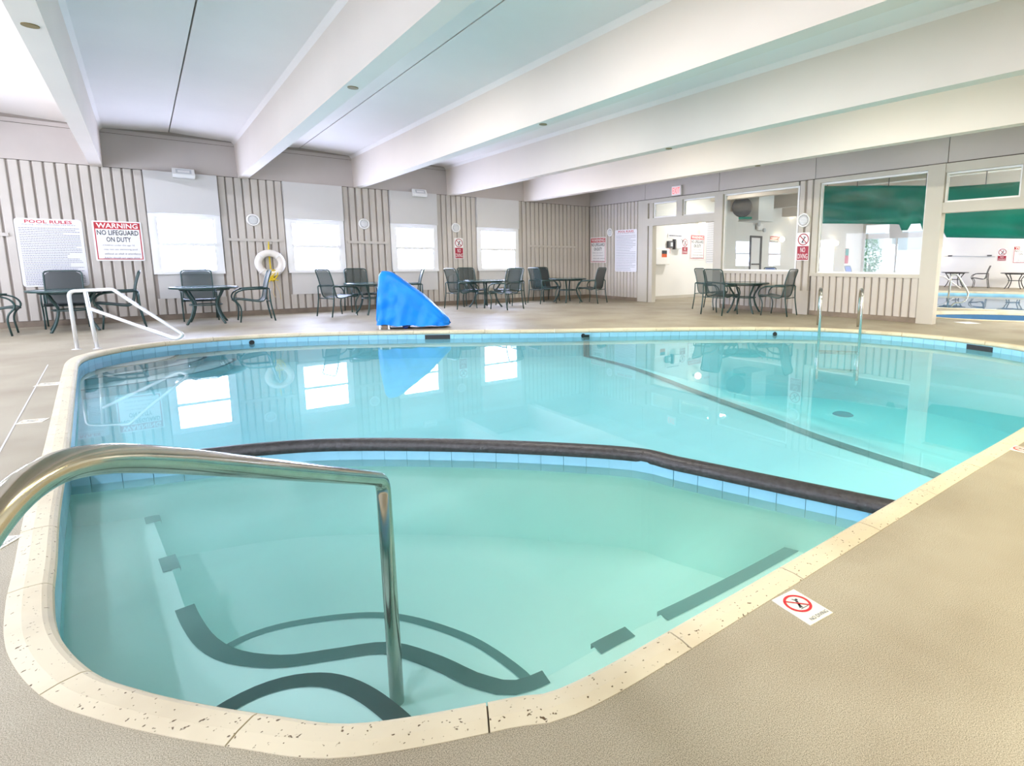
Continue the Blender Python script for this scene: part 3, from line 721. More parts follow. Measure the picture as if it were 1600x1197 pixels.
for i, xx in enumerate((3.6, 7.2, 10.8, 14.4)):
    tag(box('ceiling_beam', 'beam', xx-0.12, xx+0.12, Y_R, 0.0, 3.05, 3.62), ['first','second','third','fourth'][i]+' ceiling beam beyond the glazed wall', kind='structure')
# glazed end of second room and what stands outside
gz = empty('window_30', (X_B,0,0)); tag(gz, 'tall glazing at the far end of the second room with shrub outside', kind='structure')
for (y0,y1,z0,z1) in ((-0.12,0.0,0,3.1),(-3.1,-2.98,0,3.1),(-1.72,-1.66,0,2.3),(-2.98,-0.12,2.30,2.55),(-2.98,-0.12,3.0,3.1),(-2.98,-0.12,0,0.1),(-1.9,-1.3,2.55,3.0)):
    box('frame_bar','trim',-0.02,0.06,y0,y1,z0,z1,gz)
for (y0,y1,z0,z1) in ((-1.66,-0.12,0.1,2.3),(-2.98,-1.72,0.1,2.3),(-1.3,-0.12,2.55,3.0),(-2.98,-1.9,2.55,3.0)): box('pane','glass',0.01,0.02,y0,y1,z0,z1,gz)
gr = box('ground_outside', 'facade', X_B+0.15, 40, -20, 14, -0.05, 0.0); tag(gr, 'pale paving outside the far glazing', kind='structure')
hb = empty('building', (30,2,0), label='pale building with dark window bands outside the far glazing', cat='building')
MB().box(0,4,-8,10,0,1.95).build('lower_wall','facade',hb); MB().box(0,4,-8,10,3.2,6).build('upper_wall','facade',hb); MB().box(0.4,4,-8,10,1.95,3.2).build('window_band','grey_plastic',hb)
for yy in (-6,-3.5,-1.0,1.5,4,6.5): MB().box(-0.02,0.42,yy-0.25,yy+0.25,1.95,3.2).build('pier','facade',hb)
sh = empty('shrub', (20.6,0.55,0), label='leafy green shrub outside the far glazing', cat='shrub')
MB().tube([(0,0,0),(0.02,0,1.0)],0.05).build('stem','bark',sh)
lf = MB(); rnd = random.Random(3)
for k in range(700):
    th = rnd.uniform(0,6.28); zz = rnd.uniform(0.3,2.5); rad = 0.62*math.sqrt(max(0.02,1-((zz-1.35)/1.25)**2))*rnd.uniform(0.3,1)
    c = Vector((rad*math.cos(th),rad*math.sin(th),zz)); u = Vector((rnd.gauss(0,1),rnd.gauss(0,1),rnd.gauss(0,1))).normalized()*0.09; v = u.orthogonal().normalized()*0.04
    lf.add([c-u,c+v,c+u,c-v],[(0,1,2,3)])
lo = lf.build('foliage','leaf',sh); lo['kind'] = 'stuff'
for i, (x, y) in enumerate([(3.5,-13.6),(7.5,-13.6),(11.5,-13.6),(15.5,-13.0)]):  # lamps added out of sight to brighten the second room
    added_ceiling_lamp(x, y, 3.30, FILL_ROOM2, 'added long ceiling lamp in the second room, %s from the glazed wall' % ('first','second','third','fourth')[i], col=(1.0,0.96,0.90))

added_ceiling_lamp(2.3, -3.3, 3.30, 75.0, 'added short ceiling lamp just inside the doorway to the second room', 0.7, 0.16, (1.0,0.97,0.92))  # extra lamp added to brighten the white partition

# ================================================================== THINGS
# ---- patio chair and table
CH_W = 0.235
SEAT = [(0.27,0.385),(0.25,0.415),(0.20,0.425),(0.06,0.405),(-0.08,0.38),(-0.155,0.375),(-0.205,0.40),(-0.235,0.46),(-0.255,0.56),(-0.275,0.68),(-0.305,0.80),(-0.34,0.90),(-0.36,0.94)]
SEATC = [Vector((0,y,z)) for y,z in SEAT]
SEATC = smooth_curve(SEATC, 3)
def make_chair(frame, sling):
    parts = []
    def part(nm, b, mt, sm=True): parts.append((nm, b.mesh(nm, mt, sm)))
    b = MB(); rows = []
    for p in SEATC:
        wdt = CH_W - (0.0 if p.z < 0.86 else 0.07*((p.z-0.86)/0.08)**2)
        rows.append([(wdt*s, p.y, p.z) for s in (-1,-0.5,0,0.5,1)])
    b.grid(rows); part('sling', b, sling)
    side = lambda s: [(s*(CH_W+0.005), p.y, p.z) for p in SEATC if p.z < 0.86 or p.y > 0]
    L_ = side(-1); R_ = side(1)
    topc = bez([L_[-1], (-CH_W-0.005,-0.357,0.955), (CH_W+0.005,-0.357,0.955), R_[-1]], 0.09, 5)
    part('back_frame', MB().tube(L_ + topc[1:-1] + list(reversed(R_)), 0.013, 6), frame)
    for s in (-1, 1):
        X = s*0.268
        part('arm', MB().tube(bez([(X,0.20,0.0),(X,0.16,0.30),(X,0.30,0.44),(X,0.20,0.60),(X,-0.30,0.615)],0.16,5), 0.013, 6).tube([(X,0.14,0.605),(X,0.0,0.614),(X,-0.28,0.622)],0.019,6), frame)
        part('leg', MB().tube(bez([(X,-0.30,0.612),(X,-0.30,0.35),(X,-0.36,0.0)],0.15,5), 0.014, 6), frame)
    part('seat_rail', MB().tube([(-0.268,0.235,0.385),(0.268,0.235,0.385)],0.011,6), frame)
    part('stretcher', MB().tube([(-0.268,-0.302,0.37),(0.268,-0.302,0.37)],0.011,6), frame)
    return parts
CHAIR = {'green': make_chair('green_frame','sling'), 'dark': make_chair('green_frame','sling_dark'), 'blue': make_chair('green_frame','sling_blue'), 'grey': make_chair('bronze_frame','sling_grey')}
def chair(x, y, face, lab, kind='green', grp='sling patio chairs around the pool'):
    """face: direction in degrees the sitter looks, 0 = +X"""
    t = empty('patio_chair', (x,y,0), (0,0,R(face-90)), lab, 'chair', grp)
    for nm, me in CHAIR[kind]: inst(nm, me, t)
    return t
def make_table(frame, topm, r=0.52, h=0.66):
    P = []
    P.append(('table_top', MB().lathe([(0.0,h-0.012),(r-0.03,h-0.012),(r-0.03,h),(0.0,h)][::1],40).mesh('table_top', topm)))
    P.append(('rim', MB().lathe([(r-0.03,h-0.028),(r-0.004,h-0.028),(r+0.006,h-0.012),(r-0.004,h+0.004),(r-0.03,h+0.004),(r-0.03,h-0.028)],40).mesh('rim', frame, True)))
    for k in range(4):
        a = R(45+90*k); c_, s_ = math.cos(a), math.sin(a)
        pts = [(0.40,h-0.03),(0.33,h-0.14),(0.24,0.36),(0.30,0.15),(0.40,0.0)]
        P.append(('leg', MB().tube(smooth_curve([(q*c_,q*s_,z) for q,z in pts],5), 0.02, 7).mesh('leg', frame, True)))
    P.append(('ring_brace', MB().tube([(0.245*math.cos(2*math.pi*k/24),0.245*math.sin(2*math.pi*k/24),0.34) for k in range(24)],0.012,6,True).mesh('ring_brace', frame, True)))
    P.append(('apron', MB().tube([(0.37*math.cos(2*math.pi*k/28),0.37*math.sin(2*math.pi*k/28),h-0.05) for k in range(28)],0.012,6,True).mesh('apron', frame, True)))
    return P
mat('table_glass', (0.10, 0.17, 0.18), 0.09, spec=1.0)
TABLE = make_table('green_frame','table_glass'); TABLE_G = make_table('bronze_frame','grey_dark')
def table(x, y, lab, P=TABLE, rz=0):
    t = empty('patio_table', (x,y,0), (0,0,R(rz)), lab, 'table', 'round patio tables')
    for nm, me in P: inst(nm, me, t)
table(-11.75,-1.15,'round green table under the pool rules sign, leftmost in view', rz=5)
chair(-12.62,-1.25,0,'patio chair cut off by the left edge of the photo')
chair(-11.88,-0.48,-88,'dark patio chair right in front of the pool rules sign','dark')
chair(-11.22,-1.02,182,'patio chair seen side-on below the warning sign by first window')
table(-9.98,-1.18,'round table in front of the window nearest the warning sign', rz=-8)
chair(-10.03,-0.50,-92,'patio chair with its back to the window nearest the warning sign')
chair(-9.30,-1.25,178,'patio chair beneath the white life ring')
table(-7.02,-1.25,'round table half hidden by the blue covered pool lift', rz=8)
chair(-7.70,-1.22,18,'patio chair facing right, left of the table by the blue cover')
chair(-7.05,-0.46,-90,'patio chair against the boards just left of the blue cover')
chair(-6.22,-1.1,163,'patio chair whose back rises from behind the blue cover')
table(-4.32,-1.22,'round pale-topped table with four chairs before the last window', rz=12)
chair(-4.90,-1.18,8,'leftmost chair of the four around the table by the last window')
chair(-4.28,-0.44,-90,'chair beneath the no diving sign, wall side of the four-chair table')
chair(-4.22,-1.98,104,'chair turned back to the pool at the four-chair table')
chair(-3.56,-1.05,200,'rightmost chair of the four around the table by the last window')
table(-1.72,-1.15,'round table in the corner of the room', rz=0)
chair(-2.45,-1.05,5,'chair left of the corner table, facing right')
chair(-1.90,-0.42,-90,'chair behind the corner table against the boarded wall','dark')
chair(-1.42,-1.80,112,'chair right of the corner table, below the smaller warning sign','dark')
table(-0.66,-6.22,'round table below the interior window with the fan', rz=20)
chair(-0.46,-5.17,-80,'chair nearest the doorway at the table under the fan window')
chair(-1.32,-6.12,2,'chair with its back to the pool at the table under the fan window')
chair(-0.62,-6.98,100,'chair on the right side of the table under the fan window')
# second room furniture
G2 = 'furniture in the second room'
def spot(px, py): g = gp(px, py); return g.x, g.y
x_, y_ = 17.2,-4.75; table(x_,y_,'dark round table near the end wall behind the chrome handrail',TABLE_G)
chair(16.9,-3.85,-80,'grey chair left of the dark table in the second room','grey',G2); chair(17.35,-5.65,100,'dark chair right of the dark table in the second room','grey',G2)
table(17.3,-6.95,'dark table cut by the right edge of the photo in the second room',TABLE_G)
for i,(x,y,f,k,l) in enumerate([(2.3,-3.75,-60,'green','green chair top showing over the fan window sill'),(2.9,-4.85,-100,'blue','deep blue chair showing over the fan window sill'),
        (8.5,-3.2,-90,'blue','blue chair seen low in the largest window, near the red notice'),(10.6,-3.4,-90,'blue','blue chair seen low in the largest window, by the shrub')]):
    chair(x,y,f,l,k,G2)

# ---- signs: local x right, y up, z outwards
ROT = {'A': (R(90),0,0), 'B': (R(90),0,R(-90)), 'E': (R(90),0,R(-90))}
def plate(t, w_, h_, mt, th=0.006, nm='plate', rad=0.03):
    k = 4; pts = []
    for cx, cy, a0 in ((w_/2-rad,h_/2-rad,0),(-w_/2+rad,h_/2-rad,90),(-w_/2+rad,-h_/2+rad,180),(w_/2-rad,-h_/2+rad,270)):
        pts += [(cx+rad*math.cos(R(a0+90*j/k)), cy+rad*math.sin(R(a0+90*j/k))) for j in range(k+1)]
    return MB().prism(pts, 0, th).build(nm, mt, t)
def rect(t, nm, mt, x0, x1, y0, y1, z): return MB().add([(x0,y0,z),(x1,y0,z),(x1,y1,z),(x0,y1,z)],[(0,1,2,3)]).build(nm, mt, t)
def lines_block(t, x0, x1, ytop, ybot, n, hgt, z, mt='ink_grey', seed=1, ragged=0.3):
    """fine print too small to read: rows of short strokes"""
    rd = random.Random(seed); b = MB()
    for k in range(n):
        y = ytop - (ytop-ybot)*(k+0.5)/n; xe = x1 - (x1-x0)*(rd.random()*ragged if rd.random() < 0.45 else 0); x = x0
        while x < xe:
            l = rd.uniform(0.012,0.035); e = min(x+l, xe)
            b.add([(x,y-hgt/2,z),(e,y-hgt/2,z),(e,y+hgt/2,z),(x,y+hgt/2,z)],[(0,1,2,3)]); x = e+0.005
    o = b.build('fine_print', mt, t); o['kind'] = 'stuff'
def rules_sign(pos, rot, w_, h_, lab, full=True):
    t = empty('pool_rules_sign', pos, rot, lab, 'sign', 'pool rules signs'); plate(t, w_, h_, 'sign', rad=0.05)
    text_mesh('POOL RULES', w_*0.70, h_*0.048, 'red', 0, h_*0.455, 0.008, 'title', t, 0.022)
    text_mesh('Warning - NO LIFEGUARD ON DUTY', w_*0.80, h_*0.020, 'ink', 0, h_*0.41, 0.008, 'subtitle', t)
    lines_block(t, -w_*0.45, w_*0.45, h_*0.375, -h_*0.48, 34 if full else 22, 0.011, 0.008, seed=5)
def warning_sign(pos, rot, w_, h_, lab, tall=False):
    t = empty('warning_sign', pos, rot, lab, 'sign', 'no lifeguard warning signs'); plate(t, w_, h_, 'sign_white', rad=0.02)
    m = 0.035*w_; z = 0.0075
    b = MB()
    for x0,x1,y0,y1 in ((-w_/2+m,-w_/2+m*1.6,-h_/2+m,h_/2-m),(w_/2-m*1.6,w_/2-m,-h_/2+m,h_/2-m),(-w_/2+m*1.6,w_/2-m*1.6,-h_/2+m,-h_/2+m*1.6)):
        b.add([(x0,y0,z),(x1,y0,z),(x1,y1,z),(x0,y1,z)],[(0,1,2,3)])
    b.build('border','red',t)
    rect(t,'banner','red',-w_/2+m,w_/2-m,h_*0.30,h_/2-m,z)
    text_mesh('WARNING', w_*0.84, h_*0.125, 'sign_white', 0, h_*0.385, 0.009, 'title', t, 0.022)
    text_mesh('NO LIFEGUARD', w_*0.84, h_*0.125, 'ink', 0, h_*0.21, 0.009, 'lettering', t, 0.015)
    text_mesh('ON DUTY', w_*0.50, h_*0.125, 'ink', 0, h_*0.04, 0.009, 'lettering', t, 0.015)
    for k, s in enumerate(('-Children under the age 16','may not use swimming pool','without an adult in attendance','-Adults should not swim alone')):
        text_mesh(s, w_*(0.66,0.68,0.74,0.74)[k], h_*0.052, 'ink_grey', w_*(-0.02,0.02,0.05,0.02)[k], h_*(-0.11-0.105*k), 0.009, 'lettering', t)
def ring_flat(t, cx, cy, r0, r1, z, mt, nm='ring'):
    k = 32
    return MB().add([(cx+r_*math.cos(2*math.pi*i/k), cy+r_*math.sin(2*math.pi*i/k), z) for r_ in (r0,r1) for i in range(k)],[(i,(i+1)%k,(i+1)%k+k,i+k)[::-1] for i in range(k)]).build(nm, mt, t)
def bar_flat(b, x0, y0, x1, y1, w_, z):
    d = Vector((x1-x0,y1-y0)).normalized(); n_ = Vector((-d.y,d.x))*w_/2
    return b.add([(x0-n_.x,y0-n_.y,z),(x1-n_.x,y1-n_.y,z),(x1+n_.x,y1+n_.y,z),(x0+n_.x,y0+n_.y,z)],[(0,1,2,3)])
def diver(t, cx, cy, s, z, mt='ink'):
    b = MB()
    for x0,y0,x1,y1,w_ in ((-.1,-.55,0,-.05,.16),(0,-.1,.22,.28,.2),(.2,.25,.05,.62,.1),(0,-.1,-.3,-.5,.14),(-.35,-.62,.5,-.62,.07)):
        bar_flat(b, cx+x0*s, cy+y0*s, cx+x1*s, cy+y1*s, w_*s, z)
    k = 10; b.add([(cx+.34*s+.12*s*math.cos(2*math.pi*i/k), cy+.38*s+.12*s*math.sin(2*math.pi*i/k), z) for i in range(k)],[tuple(range(k))])
    return b.build('diver_figure', mt, t)
def nodiving_sign(pos, rot, w_, h_, lab, text=True):
    t = empty('no_diving_sign', pos, rot, lab, 'sign', 'no diving signs'); plate(t, w_, h_, 'sign_white', rad=0.015)
    rr = w_*0.44; cy = h_/2 - rr - 0.02
    diver(t, 0, cy, rr*0.95, 0.0075)
    ring_flat(t, 0, cy, rr*0.84, rr, 0.0085, 'red_dark'); bar_flat(MB(), -rr*.65, cy+rr*.65, rr*.65, cy-rr*.65, rr*.15, 0.009).build('slash','red_dark',t)
    y1 = cy - rr - 0.015; rect(t,'banner','red_dark',-w_/2+0.012,w_/2-0.012,-h_/2+0.012,y1,0.0075)
    hb_ = y1 + h_/2 - 0.012; yc = (y1 - h_/2 + 0.012)/2
    text_mesh('NO', w_*0.38, hb_*0.36, 'sign_white', 0, yc+hb_*0.23, 0.009, 'lettering', t); text_mesh('DIVING', w_*0.78, hb_*0.36, 'sign_white', 0, yc-hb_*0.23, 0.009, 'lettering', t)
FB = -0.040        # face of the boards
rules_sign((-11.985, FB, 1.262), ROT['A'], 0.83, 1.155, 'large pool rules board behind the dark chair at far left')
warning_sign((-11.10, FB, 1.484), ROT['A'], 0.68, 0.71, 'wide red and white warning sign beside the first window')
nodiving_sign((-4.42, FB, 1.46), ROT['A'], 0.245, 0.53, 'no diving sign between the third and fourth windows')
warning_sign((FB, -0.455, 1.47), ROT['B'], 0.74, 0.77, 'warning sign just right of the room corner')
rules_sign((FB, -1.70, 1.43), ROT['B'], 0.92, 1.20, 'pool rules board beside the doorway to the second room', False)
nodiving_sign((FB, -7.205, 1.43), ROT['B'], 0.28, 0.58, 'no diving sign on the boarded column between interior windows')
YE = -1.907
def wae(x, y, Y=YE): return wa(x, y, Y)
p = wae(1089.5,386); warning_sign((p.x,YE,p.z), ROT['A'], 0.70, 0.78, 'warning sign on the white partition through the doorway')
p = wae(1070,385); nodiving_sign((p.x,YE,p.z), ROT['A'], 0.27, 0.50, 'small no diving sign on the white partition')
p = wae(1109,375); rules_sign((p.x+0.08,YE,p.z), ROT['A'], 0.5, 1.5, 'pale rules board at the end of the white partition', False)
p = wa(1210,384,-0.007); warning_sign((p.x,-0.007,p.z), ROT['A'], 0.75, 0.85, 'washed out warning sign beyond the fan window')
XE = X_B-0.007
p = wb(1566,398,XE); nodiving_sign((XE,p.y,p.z), ROT['E'], 0.33, 0.55, 'no diving sign on the end wall of the second room')
p = wb(1597,398,XE); warning_sign((XE,p.y-0.1,p.z), ROT['E'], 0.85, 0.75, 'warning sign cut by the right edge of the photo')
p = wa(1323,400,-0.007); t = empty('notice', (p.x,-0.007,p.z), ROT['A'], 'small notice, green above red, seen in the largest window', 'sign'); plate(t,0.36,0.75,'red',rad=0.01); rect(t,'green_field','tarp',-0.17,0.17,0.02,0.36,0.008)
# exit sign
p = wb(1057,298,-0.06); t = empty('exit_sign', (-0.005,p.y,p.z), ROT['B'], 'small lit exit sign above the doorway transom', 'sign')
MB().box(-0.16,0.16,-0.12,0.12,0.0,0.07).build('housing','sign_white',t,bevel=0.008); text_mesh('EXIT',0.24,0.15,'exit_red',0,0,0.073,'lettering',t)

# ---- wall speakers
def speaker(pos, rot, lab, r=0.115):
    t = empty('wall_speaker', pos, rot, lab, 'speaker', 'round wall speakers')
    MB().lathe([(0.0,0.0),(r,0.0),(r+0.008,0.012),(r,0.035),(r-0.02,0.038),(r-0.022,0.028)],32).build('bezel','white',t,True)
    MB().lathe([(0.0,0.04),(r*0.5,0.037),(r-0.022,0.027)][::-1],32).build('grille','grey_plastic',t,True)
    b = MB()
    for k in range(-3,4):
        y = k*r*0.22; hw = math.sqrt(max(0,(r-0.03)**2-y*y)); b.box(-hw,hw,y-0.004,y+0.004,0.036,0.044)
    b.build('louvre','white',t)
for x, z, l in ((-8.966,1.965,'round speaker above the life ring'),(-6.764,1.983,'round speaker between second and third windows'),(-4.487,1.985,'round speaker above the no diving sign of the far wall')):
    speaker((x,-0.03,z), ROT['A'], l)
speaker((-0.03,-1.01,1.98), ROT['B'], 'round speaker between warning sign and rules board'); speaker((-0.03,-7.19,1.975), ROT['B'], 'round speaker on the column between interior windows', 0.14)

# ---- emergency lights over the windows
for x, l in ((-10.05,'white emergency light above the first window'),(-5.46,'white emergency light above the third window')):
    t = empty('emergency_light', (x,-0.11,2.77), ROT['A'], l, 'light', 'emergency lights')
    MB().add([(sx,y,z) for sx in (-0.17,0.17) for y,z in ((-0.09,0),(-0.09,0.11),(-0.03,0.14),(0.09,0.07),(0.09,0.0))],[(0,1,2,3,4),(9,8,7,6,5)]+[(i,i+5,(i+1)%5+5,(i+1)%5) for i in range(5)]).build('housing','white',t,bevel=0.008)
    MB().add([(-0.12,-0.012,0.134),(0.12,-0.012,0.134),(0.12,0.07,0.086),(-0.12,0.07,0.086)],[(0,1,2,3)]).build('lens','grey_plastic',t)
    MB().add([(-0.09,0.005,0.128),(0.09,0.005,0.128),(0.09,0.05,0.102),(-0.09,0.05,0.102)],[(0,1,2,3)]).build('tube','sign_white',t)

# ---- life ring with rope
t = empty('life_ring', (-8.735,-0.085,1.08), ROT['A'], 'white life ring hung with yellow rope on the boarded wall', 'life ring')
MB().tube([(0.215*math.cos(2*math.pi*k/40),0.215*math.sin(2*math.pi*k/40),0) for k in range(40)],0.072,12,True).build('ring','ring',t,True)
for a in (45,135,225,315):
    c_, s_ = math.cos(R(a)), math.sin(R(a))
    MB().tube([(0.215*c_+0.075*math.cos(2*math.pi*k/16)*c_, 0.215*s_+0.075*math.cos(2*math.pi*k/16)*s_, 0.075*math.sin(2*math.pi*k/16)) for k in range(16)],0.007,5,True).build('band','sign_white',t)
MB().tube([(0.01,0.45,-0.03),(0.0,0.32,-0.02),(0.0,0.1,-0.03),(0.005,-0.12,-0.02)],0.013,6).build('hanging_rope','rope',t)
MB().box(-0.08,0.07,0.40,0.44,-0.05,-0.02).build('hook_plate','board',t)
b = MB(); rd = random.Random(4)
for k in range(9):
    x0 = rd.uniform(-0.04,0.04); pts = [(x0,-0.13,0.06)]
    for q in range(5): pts.append((x0+rd.uniform(-0.06,0.09),-0.17-q*0.05+rd.uniform(-.02,.02),0.05+rd.uniform(-.02,.03)))
    b.tube(smooth_curve(pts,3),0.010,5)
b.build('rope_coil','rope',t,True)
MB().tube(smooth_curve([(0.02,-0.35,0.04),(0.03,-0.5,0.03),(0.01,-0.62,0.03),(0.05,-0.72,0.03)],4),0.009,5).tube(smooth_curve([(0.05,-0.35,0.04),(0.09,-0.48,0.03),(0.13,-0.6,0.03),(0.14,-0.76,0.03)],4),0.008,5).tube(smooth_curve([(-0.03,-0.3,0.04),(-0.05,-0.5,0.03),(-0.04,-0.74,0.03)],4),0.008,5).build('rope_tail','rope_pale',t)

# ---- near handrail into the wading basin
t = empty('handrail', (-11.15,-12.45,0), label='big stainless handrail sloping into the wading basin in the foreground', cat='handrail')
def rel(P, o): return [(p[0]-o[0],p[1]-o[1],p[2]-o[2]) for p in P]
O = (-11.15,-12.45,0)
# wide bend near the camera, tight bend at the far end
far_bend = bez([(-10.272,-11.615,-0.70),(-10.243,-11.507,0.352),(-10.80,-12.135,0.736)], 0.05, 6)
near_bend = smooth_curve([(-10.80,-12.135,0.736),(-10.90,-12.245,0.795),(-10.965,-12.310,0.800),(-11.02,-12.365,0.745),(-11.07,-12.41,0.63)], 6)
MB().tube(rel(far_bend[:-1] + near_bend + [Vector((-11.15,-12.45,0.0))], O), 0.0242, 20).build('tube','steel',t,True)
MB().lathe([(0.0,0.0),(0.05,0.0),(0.05,0.006),(0.03,0.014),(0.026,0.014)],24).build('flange','steel',t,True)

# ---- far left grab rail
O = (-11.56,-3.86,0); t = empty('grab_rail', O, label='white bent grab rail by the corner steps', cat='handrail')
MB().tube(rel(bez([(-11.555,-3.862,0),(-11.562,-3.862,0.74),(-11.34,-3.96,0.752)],0.07,6)[:-1]+bez([(-11.34,-3.96,0.752),(-11.137,-4.049,0.76),(-10.9,-4.153,0.53)],0.02,3)[:-1]+bez([(-10.9,-4.153,0.53),(-10.475,-4.340,0.145),(-10.56,-4.302,0.085),(-11.384,-3.942,0.52)],0.05,6),O),0.0215,12).build('rail','white_tube',t,True)
MB().tube(rel([(-11.36,-3.955,0),(-11.404,-3.931,0.74)],O),0.0215,12).build('post','white_tube',t,True)
for q in ((0,0),(0.2,-0.095)): MB().lathe([(0.0,0.0),(0.05,0.0),(0.05,0.006),(0.025,0.012)],18,(q[0],q[1],0)).build('flange','white_tube',t)

# ---- ladder at the far right
t = empty('pool_ladder', (-1.69,-8.51,0), label='pair of steel ladder rails on the far side of the pool', cat='ladder')
O = (-1.69,-8.51,0)
for f, wv in (((-1.69,-8.51),(-2.42,-8.93)),((-1.40,-9.08),(-2.05,-9.42))):
    mx_ = ((f[0]*0.35+wv[0]*0.65),(f[1]*0.35+wv[1]*0.65))
    MB().tube(rel(bez([(f[0],f[1],0),(f[0],f[1],0.66),(wv[0],wv[1],0.66),(wv[0],wv[1],-0.8)],0.28,8),O),0.021,10).build('rail','steel_far',t,True)
for z in (-0.35,-0.65): MB().tube(rel([(-2.42,-8.93,z),(-2.05,-9.42,z)],O),0.03,8).build('rung','steel_far',t)

# ---- blue covered pool lift
A = gp(594,515); Bp = gp(690,513); dx = (Bp-A); Ls = 1.04; ux = dx.normalized(); ang = math.atan2(ux.y,ux.x)
t = empty('covered_pool_lift', (A.x,A.y,0), (0,0,ang), 'pool lift under a bright blue tarpaulin at the pool edge', 'pool lift')
prof = [(-0.075,0.30),(-0.055,0.62),(-0.02,0.90),(0.03,0.955),(0.10,0.96),(0.20,0.935),(0.30,0.87),(0.42,0.78),(0.55,0.68),(0.68,0.575),(0.80,0.455),(0.90,0.345),(0.99,0.25),(1.05,0.19),(1.09,0.155),(1.105,0.12)]
def top_at(s):
    for (a,za),(b_,zb) in zip(prof[:-1],prof[1:]):
        if a <= s <= b_: return za+(zb-za)*(s-a)/(b_-a)
    return prof[-1][1]
rows = []; NS, NR = 44, 36
for i in range(NS+1):
    s = -0.075 + 1.18*i/NS; zt = top_at(s); zb = 0.105 - 0.035*(i/NS) + 0.010*math.sin(s*17)
    taper = 1.0 if 0.02 < s < 1.0 else (0.45+0.55*(s+0.075)/0.095 if s <= 0.02 else max(0.45,1-0.55*(s-1.0)/0.105))
    hw_b = 0.27*taper; hw_t = (0.07+0.09*min(1,max(0,s)/0.5))*taper
    row = []
    for j in range(NR+1):
        q = j/NR; v = q*2-1; a = abs(v)                       # -1 front hem, 0 ridge, 1 back hem
        h = zt - (zt-zb)*max(0,(a-0.16)/0.84)**1.0 - 0.03*min(1,a/0.16)**2*(1 if a < 0.16 else 1)
        k = min(1,a/0.16)*hw_t + (hw_b-hw_t)*max(0,(a-0.16)/0.84)**0.8
        fold = 0.020*math.sin(s*15+3*a)*a + 0.010*math.sin(s*36+2.0+7*a)*a + (0.015*math.sin(a*22+s*9) if s < 0.25 else 0.006*math.sin(a*16-s*14))*min(1,a*2)
        row.append((s+0.008*math.sin(a*9+i*0.2), (k+fold*(1 if taper > 0.6 else 0.4))*(1 if v > 0 else -1)+0.22, max(0.045,h)))
    rows.append(row)
mb = MB().grid(rows); n0 = NR+1
mb.f.append(tuple(range(n0))); mb.f.append(tuple(reversed(range(NS*n0,(NS+1)*n0))))
mb.build('cover','cover',t,True)
for x_ in (0.0,0.14): MB().box(x_-0.014,x_+0.014,-0.01,0.02,0,0.16).build('leg','white',t)
MB().box(0.03,0.12,0.0,0.2,0.0,0.07).build('base_block','kerb',t,bevel=0.01)
wh = MB().lathe([(0.0,-0.02),(0.045,-0.02),(0.05,0.0),(0.045,0.02),(0.0,0.02)],18).build('wheel','navy',t,True); wh.rotation_euler = (R(90),0,0); wh.location = (0.40,0.03,0.05)
wh2 = wh.copy(); COL.objects.link(wh2); wh2.location = (0.40,0.36,0.05)
MB().box(0.0,1.0,0.12,0.30,0.045,0.10).build('chassis','navy',t)

# ---- deck tiles with no diving marks
def deck_tile(x, y, rz, w_, h_, lab, worn=False):
    mk = 'coping' if worn else 'red'
    t = empty('no_diving_tile', (x,y,0.0), (0,0,R(rz)), lab, 'tile', 'no diving deck tiles')
    MB().box(-w_/2,w_/2,-h_/2,h_/2,-0.01,0.003).build('plate','tile_sign',t)
    r_ = w_*0.40; cy = h_*0.11
    diver(t,0,cy,r_*0.9,0.0036,'ink'); ring_flat(t,0,cy,r_*0.80,r_,0.0042,mk); bar_flat(MB(),-r_*.65,cy+r_*.65,r_*.65,cy-r_*.65,r_*.13,0.0046).build('slash',mk,t)
    text_mesh('NO DIVING', w_*0.74, h_*0.095, 'ink', w_*0.06, -h_*0.39, 0.0042, 'lettering', t)
deck_tile(-9.283,-12.557,-7,0.112,0.148,'no diving tile set in the deck in the right foreground')
deck_tile(-11.385,-10.30,62,0.112,0.148,'no diving tile cut by the left edge of the photo')
deck_tile(-6.90,-12.62,-2,0.112,0.148,'no diving tile cut by the right edge of the photo')
deck_tile(-11.51,-8.02,75,0.112,0.14,'worn no diving tile on the left deck, nearer one', True)
deck_tile(-11.57,-6.45,75,0.15,0.17,'pale worn tile on the left deck, farther one', True)
for px, py, w_ in ((1511,504.5,0.30),):
    g = gp(px,py); o = MB().box(-0.15,0.15,-0.15,0.15,0,0.004).build('depth_tile','tile_white'); o.location = (g.x,g.y,0); o.rotation_euler = (0,0,R(-35)); tag(o,'plain white tile in the deck past the opening','tile')

# ---- green tarpaulin hung in the second room
def tarp(nm, y0, y1, x, ztop, zbot, lab):
    rows = []; N1, N2 = 40, 14
    for i in range(N1+1):
        y = y0+(y1-y0)*i/N1; row = []
        for j in range(N2+1):
            q = j/N2; z = ztop(y)+(zbot(y)-ztop(y))*q
            row.append((x+0.07*math.sin(y*1.7+q*6)+0.10*math.sin(q*9+y*0.9)*q, y, z))
        rows.append(row)
    o = MB().grid(rows).build(nm,'tarp',smooth=True)
    for q in (0.04, 0.35, 0.65, 0.96):
        y = y0+(y1-y0)*q; MB().tube([(x+0.07*math.sin(y*1.7),y,ztop(y)-0.02),(x+0.07*math.sin(y*1.7),y,3.62)],0.008,5).build('cord','grey_dark',o)
    sd = o.modifiers.new('thickness','SOLIDIFY'); sd.thickness = 0.006
    return tag(o, lab, 'tarpaulin', 'green tarpaulins')
